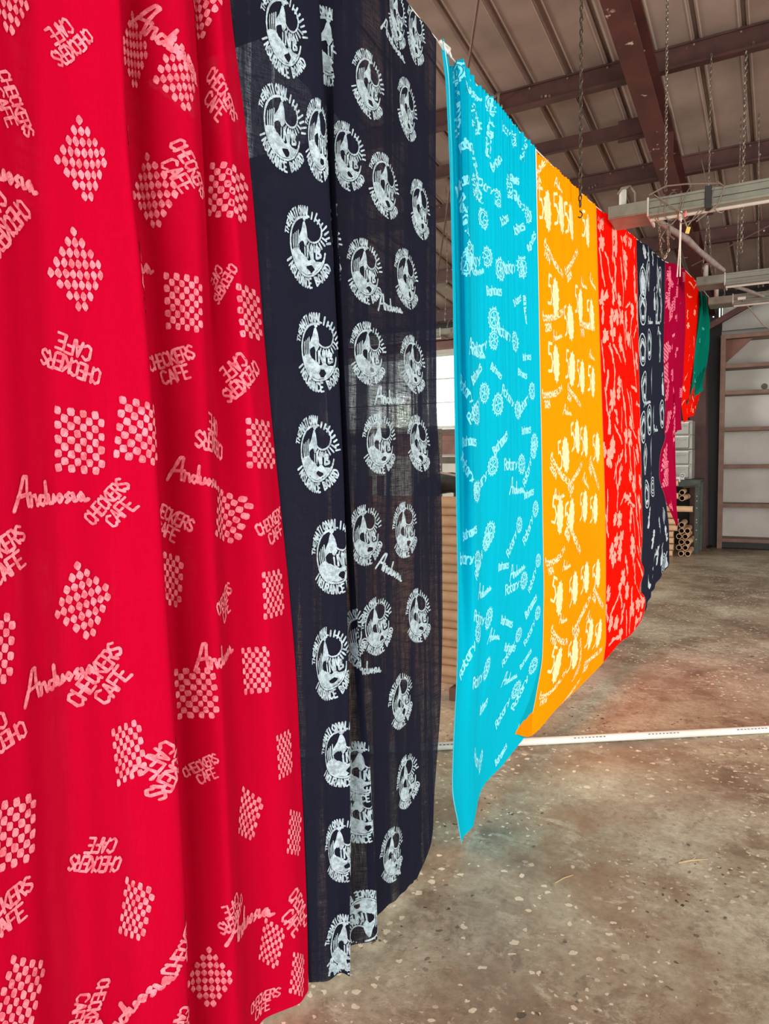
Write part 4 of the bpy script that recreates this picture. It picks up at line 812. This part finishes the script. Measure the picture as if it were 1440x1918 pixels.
# ---------------------------------------------------------------- strip light fixtures
def strip_light(x0, y, z, xe, label, right=1, scale=1.0):
    t = thing('strip_light_fixture', (x0, y, z), label, 'light fixture', 'hanging strip light fixtures')
    w = .245 * scale; dx = right; xs = x0 + dx * w
    b = MB(); b.span((x0, y, z - .075), (xs, y + .27, z)); b.span((x0 + .0, y - .002, z - .082), (xs, y + .272, z - .075)); b.build('ballast_box', M['fixture'], t, bevel=.004)
    b = MB(); b.tube([(x0 + dx * .10, y - .0015, z - .036), (x0 + dx * .10, y - .004, z - .036)], .022, 18); b.tube([(x0 + dx * .10, y - .004, z - .036), (x0 + dx * .10, y - .006, z - .036)], .016, 18); b.build('knockout_cap', M['fixture'], t)
    b = MB(); b.box((xs + dx * .006, y + .13, z - .045), (.012, .262, .118)); b.build('end_plate', M['fix_side'], t, bevel=.002)
    b = MB(); xa, xb = sorted((xs + dx * .012, xe))
    b.span((xa, y + .01, z - .050), (xb, y + .12, z)); b.span((xa, y - .005, z - .105), (xb, y + .135, z - .088)); b.span((xa, y + .02, z - .088), (xb, y + .11, z - .050)); b.span((xa, y - .002, z - .012), (xb, y + .01, z + .004))
    b.build('channel', M['fixture'], t, bevel=.003)
    b = MB(); b.tube([(xa, y + .065, z - .112), (xb, y + .065, z - .112)], .012, 10); b.build('lamp_tube', M['fix_side'], t, smooth=True)
    b = MB(); px = x0 + dx * .075; b.tube([(px, y + .10, z - .01), (px, y + .10, z + .10), (px + .004, y + .10, z + .125), (px + .012, y + .10, z + .14)], [.024, .024, .021, .010], 12); b.build('cable_stub', M['fix_side'], t, smooth=True)
    b = MB(); b.tube([(px, y + .10, z + .14), (px + .05 * dx, y + .08, z + .135), (px + .085 * dx, y + .06, z + .08), (px + .09 * dx, y + .05, z)], .006, 6)
    b.tube([(px - .03, y + .09, z + .10), (px, y + .07, z + .13), (px + .04 * dx, y + .06, z + .12)], .007, 6); b.build('looped_cable', M['wire'], t, smooth=True)
    return t
f1 = strip_light(-1.062, 5.0, 3.312, 1.55, 'nearest grey-green strip light fixture, its box touching the scarlet cloth')
strip_light(-.79, 7.65, 3.385, 1.6, 'second strip light fixture, just above the teal cloth')
f3 = strip_light(-.80, 9.0, 3.45, 1.5, 'third and farthest strip light fixture, behind the second one')
strip_light(-3.86, 9.0, 3.43, -6.4, 'strip light fixture seen through the gap between navy and turquoise cloths', -1)
b = MB(); b.span((-.50, 8.985, 3.385), (-.42, 8.988, 3.415)); b.build('paper_label', M['paper'], f3)
# black strap and coils of wire around the near fixture
b = MB(); b.span((-.475, 4.99, 3.195), (-.435, 5.15, 3.33)); meta(b.build('black_strap', M['dark'], bevel=.004), 'black strap wrapped round the nearest light fixture', 'strap')
b = MB(); rr = random.Random(8)
for k, (xc, w, rz, ph) in enumerate(((-.735, .02, .075, 0), (-.675, .035, .082, 1), (-.63, -.02, .078, 2), (-.585, .03, .09, .5), (-.40, .03, .085, 1.5))):
    b.tube([(xc + w * math.sin(a + ph), 5.065 + .085 * math.cos(a), 3.258 + rz * math.sin(a) - .01 * math.cos(2 * a)) for a in np.linspace(0, 6.2, 22)], .0036, 5)
b.tube([(-.77, 4.98, 3.19), (-.73, 4.98, 3.13), (-.66, 4.97, 3.125), (-.63, 4.98, 3.16), (-.60, 4.98, 3.12), (-.53, 4.98, 3.135), (-.47, 4.98, 3.19)], .0038, 5)
b.tube([(-.80, 4.97, 3.33), (-.70, 4.98, 3.37), (-.58, 4.98, 3.36), (-.40, 4.98, 3.33)], .005, 5); b.tube([(-.40, 4.98, 3.34), (-.36, 4.97, 3.30), (-.40, 4.98, 3.20), (-.52, 4.98, 3.12)], .004, 5)
b.tube([(-.77, 4.98, 3.33), (-.60, 4.97, 3.18), (-.575, 4.98, 3.10)], .0035, 5); b.tube([(-.50, 4.98, 3.19), (-.57, 4.98, 3.10)], .0035, 5)
meta(b.build('coiled_cable', M['wire'], smooth=True), 'brown cable looped in coils around the nearest light fixture', 'cable')
b = MB(); b.box((-.567, 4.98, 3.075), (.022, .010, .040), ry=.25); b.tube([(-.572, 4.98, 3.095), (-.577, 4.98, 3.12)], .002, 5)
meta(b.build('yellow_tag', M['yellow'], bevel=.002), 'small yellow tag dangling from the wires by the red cap', 'tag')
b = MB(); b.tube([(-.590, 4.98, 3.160), (-.582, 4.98, 3.185), (-.578, 4.98, 3.195)], [.011, .008, .004], 10)
meta(b.build('wire_cap', M['pink'], smooth=True), 'small red wire cap under the nearest light fixture', 'wire cap')
b = MB(); b.tube([(-.613, 5.0, 3.205), (-.613, 5.0, 3.17)], [.008, .013], 8)
b.tube([(-.613, 5.0, 3.17), (-.617, 5.0, 3.0), (-.628, 5.0, 2.80)], .004, 6); b.tube([(-.610, 5.0, 3.17), (-.612, 5.0, 3.0), (-.611, 5.0, 2.80)], .004, 6)
for kk in range(4): b.tube([(-.613 + .010 * math.cos(a), 5.0 + .010 * math.sin(a), 3.155 + kk * .01) for a in np.linspace(0, 6.2, 9)], .003, 5)
meta(b.build('doubled_cord', M['rope'], smooth=True), 'doubled white cord hanging from the nearest light fixture', 'cord')
# conduit running between fixtures
b = MB(); P = [(-.80, 5.02, 3.225), (-.77, 5.5, 3.275), (-.70, 6.1, 3.33), (-.66, 6.5, 3.34), (-.60, 7.1, 3.37), (-.545, 7.62, 3.41)]
b.tube(P, [.016, .021, .026, .022, .028, .016], 10)
c0 = b.build('conduit', M['conduit'], smooth=True); meta(c0, 'grey taped conduit running away from the nearest light fixture to the second', 'conduit')
b = MB(); b.tube([(-.54, 7.9, 3.34), (-.40, 8.4, 3.37), (-.25, 9.0, 3.40)], .018, 8)
meta(b.build('conduit', M['conduit'], smooth=True), 'short conduit between the second and third light fixtures', 'conduit')
b = MB(); b.tube([(-.77, 5.5, 3.26), (-.80, 5.5, 3.21), (-.78, 5.5, 3.17)], .006, 5); b.tube([(-.75, 5.5, 3.28), (-.74, 5.48, 3.20), (-.71, 5.47, 3.17)], .006, 5)
meta(b.build('cable_tie', M['wire'], smooth=True), 'tangle of tape ends hanging from the conduit', 'cable tie')
b = MB(); b.tube([(-1.0, 9.6, 5.38), (-.75, 8.2, 4.4), (-.3, 8.2, 4.28), (.3, 8.2, 4.5), (1.5, 8.4, 5.2)], .006, 5)
b.tube([(-.45, 9.0, 3.38), (-.25, 9.4, 3.15), (.1, 9.6, 2.95), (.7, 9.8, 2.9)], .007, 5)
meta(b.build('slack_cable', M['wire'], smooth=True), 'thin slack cable sagging under the roof near the right edge', 'cable')
b = MB(); b.tube([(-2.0, 4.6, 4.15), (-2.085, 5.0, 4.47), (-2.45, 6.2, 4.95), (-2.66, 7.2, 5.33), (-2.78, 7.65, 5.60), (-2.83, 7.77, 5.56), (-2.83, 7.78, 5.42)], .013, 6)
meta(b.build('roof_cable', M['wire'], smooth=True), 'bent dark cable climbing to the roof purlin above the turquoise cloth', 'cable')
# roof bracing rods
for a, c, lab in (((-.7, 2.7, 5.45), (-5.6, 12.0, 4.55), 'thin rust-red brace rod crossing under the roof above the turquoise cloth'), ((-1.3, 12.0, 4.55), (1.6, 9.2, 4.95), 'thin rust-red brace rod under the roof near the right edge')):
    b = MB(); b.tube([a, c], .011, 6); meta(b.build('brace_rod', M['rust'], smooth=True), lab, 'brace rod', 'roof brace rods')
b = MB()
Pa = Vector((-1.30, 14.12, 3.93)); Pb = Vector((.35, 14.12, 4.78)); dv = (Pb - Pa)
b.box((Pa + Pb) / 2, (dv.length, .09, .10), ry=-math.atan2(dv.z, dv.x)); meta(b.build('knee_brace', M['rafter']), 'dark red-brown diagonal brace from the steel column to the roof', 'brace')
# ---------------------------------------------------------------- things on the floor
b = MB(); b.pipe((-2.6, 3.03, .0225), (.95, 5.49, .0225), .022, .019, 20)
t = thing('pvc_pipe', (-2.6, 3.03, 0), 'long white plastic pipe lying across the concrete floor', 'pipe')
b.build('pipe_wall', M['pvc'], t, smooth=True)
d = Vector((3.55, 2.46, 0)).normalized(); nrm = Vector((.43, -.62, .66)).normalized(); rr = random.Random(2)
for k0 in (.30, 1.02, 1.9, 2.35, 2.9):
    b = MB()
    for q in range(9):
        c = Vector((-2.6, 3.03, .0225)) + d * (k0 + q * .022) + nrm * .0222; b.box(c, (.010 + rr.random() * .006, .0012, .006), rz=math.atan2(d.y, d.x), rx=-.6)
    b.build('printed_line', M['conduit'], t)
b = MB(); b.tube([(-.343, 3.049, .004), (-.30, 3.085, .008), (-.241, 3.134, .004)], [.003, .004, .002], 6); b.tube([(-.30, 3.085, .007), (-.285, 3.11, .012)], .002, 5)
meta(b.build('dry_twig', M['twig']), 'short dry twig on the floor at the right', 'twig')
b = MB(); b.tube([(-.746, 2.68, .003), (-.725, 2.72, .007), (-.700, 2.765, .003)], [.0025, .002, .0015], 6)
meta(b.build('dry_twig', M['twig']), 'tiny dry straw on the floor, nearer the middle', 'twig')
rr = random.Random(12)
for k, (x, y, s) in enumerate(((-.62, 2.35, .010), (-.9, 2.9, .008), (-.15, 2.75, .009), (-.45, 5.6, .02), (-.2, 6.6, .018), (-1.0, 2.45, .008))):
    b = MB(); v = [(x + s * rr.uniform(.6, 1.1) * math.cos(a), y + s * rr.uniform(.6, 1.1) * math.sin(a), h) for h in (.0005, s * .5) for a in [i * 1.047 for i in range(6)]]
    b.add(v, [(0, 1, 7, 6), (1, 2, 8, 7), (2, 3, 9, 8), (3, 4, 10, 9), (4, 5, 11, 10), (5, 0, 6, 11), (6, 7, 8, 9, 10, 11), (5, 4, 3, 2, 1, 0)])
    meta(b.build('floor_debris', M['wire']), 'small dark crumb of debris on the concrete floor', 'debris', 'crumbs on the floor')
# cardboard tubes
ORD = ['topmost', 'second from the top', 'third from the top', 'fourth from the top', 'fifth from the top', 'sixth from the top', 'seventh from the top', 'eighth from the top', 'ninth from the top', 'tenth from the top',
       'eleventh from the top', 'twelfth from the top', 'thirteenth from the top', 'fourteenth from the top', 'fifteenth from the top', 'sixteenth from the top', 'seventeenth from the top', 'third from the floor', 'second from the floor', 'lowest']
def tube(x0, x1, y, z, r, label, group, ay=None):
    t = thing('cardboard_tube', (x0, y, z), label, 'cardboard tube', group); b = MB()
    a, c = ((x0, y, z), (x1, y, z)) if ay is None else ((x0, y, z), (x0 + x1, y + ay, z))
    b.pipe(a, c, r, r * .80, 22); b.build('tube_wall', M['card'], t, smooth=True)
    i = MB(); i.pipe(a, c, r * .799, r * .76, 22); i.build('tube_bore_shade', M['cardin'], t, smooth=True); return t  # inner sleeve coloured dark for the shade inside the tube
rr = random.Random(6); R = .0365
for i in range(20):
    z = .09 + R + (19 - i) * .0655; xe = -1.62 + rr.uniform(-.10, .12) - (.30 if i == 16 else 0)
    tube(-3.3 + rr.uniform(-.05, .05), xe, 4.52 + (i % 2) * .034 + rr.uniform(-.004, .004), z, R, 'brown cardboard tube %s in the tall stack behind the turquoise cloth' % ORD[i], 'tubes stacked behind the turquoise cloth')
t = thing('wooden_tube_rack', (-2.5, 4.55, 0), 'wooden rack holding the stack of cardboard tubes behind the cloths', 'rack')
for x in (-3.0, -2.6): 
    for y in (4.455, 4.625): b = MB(); b.span((x - .02, y - .014, 0), (x + .02, y + .014, 1.55)); b.build('upright', M['shelf'], t)
for x in (-3.0, -1.95): b = MB(); b.span((x - .04, 4.47, 0), (x + .04, 4.61, .088)); b.build('runner', M['shelf'], t)
# far stack by the drawers
R2 = .05; zz = .10
for i in range(12):
    z = .05 + (11 - i) * .108
    if i in (4,): xe = -1.32
    elif i > 7: xe = -1.60 + rr.uniform(-.03, .03)
    else: xe = -1.56 + rr.uniform(-.03, .03)
    tube(-2.9, xe, 12.9 + (i % 2) * .02, z, R2, 'cardboard tube %s in the far stack%s' % (ORD[i] if i < 11 else 'lowest', ', sticking out to the right' if i == 4 else ''), 'tubes stacked by the drawer tower')
ROWN = ['lowest', 'second lowest', 'third', 'fourth', 'fifth', 'sixth', 'seventh']
for i, (x, z) in enumerate([(-1.50, .046), (-1.40, .046), (-1.54, .142), (-1.44, .142), (-1.50, .238), (-1.405, .238), (-1.54, .334), (-1.44, .334), (-1.50, .43), (-1.41, .43), (-1.50, .53), (-1.50, .98), (-1.50, 1.075)]):
    lab = 'end-on cardboard tube %s' % (('in the %s row of the jumbled far pile, %s one' % (ROWN[i // 2], 'left' if i % 2 == 0 else 'right')) if i < 10 else ('alone on top of the jumbled far pile', 'wedged above the tube that sticks out', 'highest of all, near the green cart tray')[i - 10])
    tube(x, rr.uniform(-.05, .03), 12.97 + rr.uniform(0, .05), z, .046, lab, 'end-on tubes by the far stack', .7)
# drawer tower on a green cart
t = thing('drawer_tower', (-1.72, 13.5, 1.29), 'tower of grey see-through plastic drawers behind the magenta cloth', 'drawers')
def unit(zb, n, h, x0, x1):
    f = MB(); f.span((x0, 13.42, zb), (x0 + .012, 13.85, zb + n * h)); f.span((x1 - .05, 13.42, zb), (x1, 13.85, zb + n * h))
    for k in range(n + 1): f.span((x0, 13.42, zb + k * h - .008), (x1, 13.85, zb + k * h + .008))
    f.build('frame', M['plastic'], t, bevel=.004)
    for k in range(n):
        d = MB(); d.span((x0 + .015, 13.40, zb + k * h + .014), (x1 - .055, 13.82, zb + (k + 1) * h - .014)); dr = d.build('drawer', M['plastic'], t, bevel=.006)
        q = MB(); q.span((x0 + .013, 13.37, zb + (k + 1) * h - .040), (x1 - .050, 13.41, zb + (k + 1) * h - .014)); q.build('white_lip', M['lip'], dr, bevel=.003)
        q = MB(); q.span((x1 - .26, 13.375, zb + (k + .62) * h), (x1 - .12, 13.40, zb + (k + .62) * h + .02)); q.build('handle', M['plastic'], dr, bevel=.003)
unit(1.30, 2, .245, -2.05, -1.40); unit(1.815, 2, .235, -2.05, -1.405)
b = MB(); b.span((-2.03, 13.41, 1.795), (-1.42, 13.84, 1.811)); b.build('dark_seam', M['dark'], t)
b = MB(); b.span((-1.72, 13.2, 1.245), (-1.56, 13.36, 1.335)); t2 = meta(b.build('paper_box', M['paper'], bevel=.003), 'white printed box lying on the tubes below the drawers', 'box')
b = MB(); b.span((-1.64, 13.198, 1.28), (-1.58, 13.1995, 1.29)); b.span((-1.70, 13.198, 1.31), (-1.60, 13.1995, 1.314)); b.build('printed_lines', M['ink'], t2)
t3 = thing('switch_cover', (-1.53, 13.30, 1.25), 'white card with a round power symbol beside the lowest drawer', 'card')
b = MB(); b.span((-1.575, 13.30, 1.245), (-1.505, 13.31, 1.35)); b.tube([(-1.535, 13.305, 1.35), (-1.535, 13.31, 1.35)], .042, 16); b.tube([(-1.535, 13.298, 1.355), (-1.535, 13.308, 1.355)], .042, 20); b.build('card_plate', M['paper'], t3)
b = MB(); b.tube([(-1.535 + .026 * math.sin(a), 13.294, 1.355 + .026 * math.cos(a)) for a in np.linspace(.5, 5.8, 16)], .004, 5); b.tube([(-1.535, 13.294, 1.355), (-1.535, 13.294, 1.388)], .004, 5); b.build('power_symbol', M['ink'], t3); b = MB(); b.span((-1.56, 13.2975, 1.275), (-1.54, 13.299, 1.282)); b.span((-1.53, 13.2975, 1.275), (-1.515, 13.299, 1.282)); b.build('small_print', M['ink'], t3)
t = thing('steel_cart', (-1.7, 13.6, 0), 'dark green steel cart carrying the drawer tower', 'cart')
b = MB(); b.span((-2.2, 13.3, 1.24), (-1.25, 14.0, 1.289)); b.span((-2.2, 13.28, 1.16), (-1.25, 13.32, 1.28)); b.build('top_tray', M['green'], t, bevel=.006)
for x in (-1.30, -2.15):
    for y in (13.33, 13.95):
        b = MB(); b.span((x - .035, y - .02, 0), (x + .035, y + .02, 1.24)); lg = b.build('leg', M['green'], t, bevel=.003)
        if x > -2 and y < 13.5:
            for z in (.26, .42, .55, .60, .80, .92, 1.0): h = MB(); h.tube([(x, y - .0205, z), (x, y - .024, z)], .010, 8); h.build('bolt_head', M['fix_side'], lg)  # pale discs on the leg, painted in for bright punched holes
b = MB(); b.tube([(-1.52, 13.27, 1.15), (-1.40, 13.22, 1.16), (-1.28, 13.24, 1.20)], .012, 6); b.build('tray_handle', M['post'], t, smooth=True)
# brown painted bookcase against the white back wall
t = thing('tall_bookcase', (-1.0, 14.4, 0), 'tall brown wooden bookcase with empty shelves against the white back wall', 'bookcase')
b = MB(); b.span((-1.06, 14.40, 0), (-.975, 14.46, 3.80)); b.span((-1.06, 14.46, 0), (-1.035, 14.88, 3.80)); b.build('side_panel', M['shelf'], t, bevel=.003)
b = MB(); b.span((1.6, 14.40, 0), (1.66, 14.88, 3.80)); b.build('side_panel', M['shelf'], t, bevel=.003)
b = MB(); b.span((-1.035, 14.86, .10), (1.6, 14.88, 3.78)); b.build('back_panel', M['white_wall'], t)
for i, z in enumerate((.155, .79, 1.49, 2.16, 2.81, 3.28)):
    b = MB(); b.span((-1.035, 14.405, z - .033), (1.6, 14.86, z + .033)); b.build('shelf', M['shelf'], t, bevel=.003)
b = MB(); b.span((-1.06, 14.395, 3.77), (1.66, 14.88, 3.84)); b.build('top_board', M['shelf'], t, bevel=.003)
b = MB(); b.add([(-.975, 14.50, 3.76), (-.55, 14.50, 3.76), (-.975, 14.50, 3.36), (-.975, 14.52, 3.76), (-.55, 14.52, 3.76), (-.975, 14.52, 3.36)], [(0, 1, 2), (5, 4, 3), (0, 3, 4, 1), (1, 4, 5, 2), (2, 5, 3, 0)]); b.build('corner_gusset', M['red_wood'], t)
b = MB(); b.span((-.975, 14.405, 0.02), (1.6, 14.45, .12)); b.build('toe_board', M['dark'], t)
b = MB(); b.tube([(-.36, 14.855, 2.93), (-.36, 14.862, 2.93)], .055, 14); b.tube([(-.10, 14.855, 3.12), (-.10, 14.862, 3.12)], .075, 14); b.build('wall_hole_stain', M['post'], t)
# workshop clutter seen through the gap between the cloths
t = thing('perforated_rack', (-3.7, 8.0, 0), 'olive steel rack with punched uprights, seen through the gap between the cloths', 'rack')
def perforated(x, y, z0, z1, w):
    b = MB(); zs = [z0]; z = z0 + .05
    while z < z1 - .06: b.span((x - w / 2, y, z - .04), (x + w / 2, y + .004, z)); b.span((x - w / 2, y, z), (x - .008, y + .004, z + .022)); b.span((x + .008, y, z), (x + w / 2, y + .004, z + .022)); z += .062
    b.span((x - w / 2, y, z - .04), (x + w / 2, y + .004, z1)); b.span((x - w / 2, y, z0), (x - w / 2 + .004, y + .05, z1)); return b
for x in (-3.665, -3.10): perforated(x, 8.0, 0, 2.04, .055).build('upright', M['post'], t)
perforated(-3.665, 8.6, 0, 2.04, .055).build('upright', M['post'], t)
b = MB(); b.span((-3.665, 7.99, 1.62), (-3.05, 8.04, 1.70)); b.span((-3.69, 7.99, 1.995), (-3.05, 8.0, 2.03)); b.build('crossbar', M['post'], t)
for x in (-3.56, -3.47, -3.38): b = MB(); b.span((x - .015, 8.62, 0), (x + .015, 8.66, 2.04)); b.build('back_slat', M['red_wood'], t)
t = thing('sewing_machine', (-2.9, 6.5, .9), 'dark green cast-iron bench machine behind the cardboard tubes', 'machine')
b = MB(); b.tube([(-3.25, 6.5, .92), (-3.22, 6.5, 1.15), (-3.12, 6.5, 1.36), (-3.0, 6.5, 1.43), (-2.85, 6.5, 1.44), (-2.65, 6.5, 1.40)], [.16, .13, .12, .11, .10, .09], 12); b.build('arm', M['green'], t, smooth=True)
b = MB(); b.span((-3.45, 6.3, .88), (-2.4, 6.75, .93)); b.build('base_plate', M['green'], t, bevel=.01)
b = MB(); b.tube([(-2.78, 6.5, 1.42), (-2.78, 6.5, 1.05)], .05, 10); b.build('needle_bar', M['post'], t, smooth=True)
b = MB(); b.tube([(-3.02, 6.36, 1.38), (-3.02, 6.30, 1.38)], .11, 18); b.build('hand_wheel', M['green'], t, smooth=True)
b = MB(); b.tube([(-3.05, 6.38, 1.52), (-2.92, 6.38, 1.54), (-2.7, 6.4, 1.5)], .012, 6); b.build('guide_rod', M['fix_side'], t, smooth=True)
t = thing('workbench', (-2.9, 6.55, 0), 'pale work bench under the dark green machine', 'bench')
b = MB(); b.span((-4.2, 6.2, .82), (-2.3, 7.0, .88)); b.build('bench_top', M['fix_side'], t, bevel=.005)
for x in (-4.1, -2.4):
    for y in (6.27, 6.93): b = MB(); b.span((x - .03, y - .03, 0), (x + .03, y + .03, .82)); b.build('leg', M['post'], t)
t = thing('paper_sack', (-4.6, 9.2, 0), 'pale sack standing behind the olive rack', 'sack')
b = MB(); b.span((-5.4, 9.6, 0), (-3.9, 10.1, 1.75)); b.build('sack_body', M['fix_side'], t, bevel=.08)
t = thing('reddish_cabinet', (-5.0, 11.5, 0), 'reddish-brown cabinet below the back windows', 'cabinet')
b = MB(); b.span((-6.3, 11.6, 0), (-4.4, 12.2, 2.1)); b.build('carcass', M['red_wood'], t, bevel=.01)
for x in (-5.9, -5.1): b = MB(); b.span((x - .35, 11.58, .1), (x + .38, 11.60, 2.0)); dd = b.build('door', M['red_wood'], t, bevel=.004)
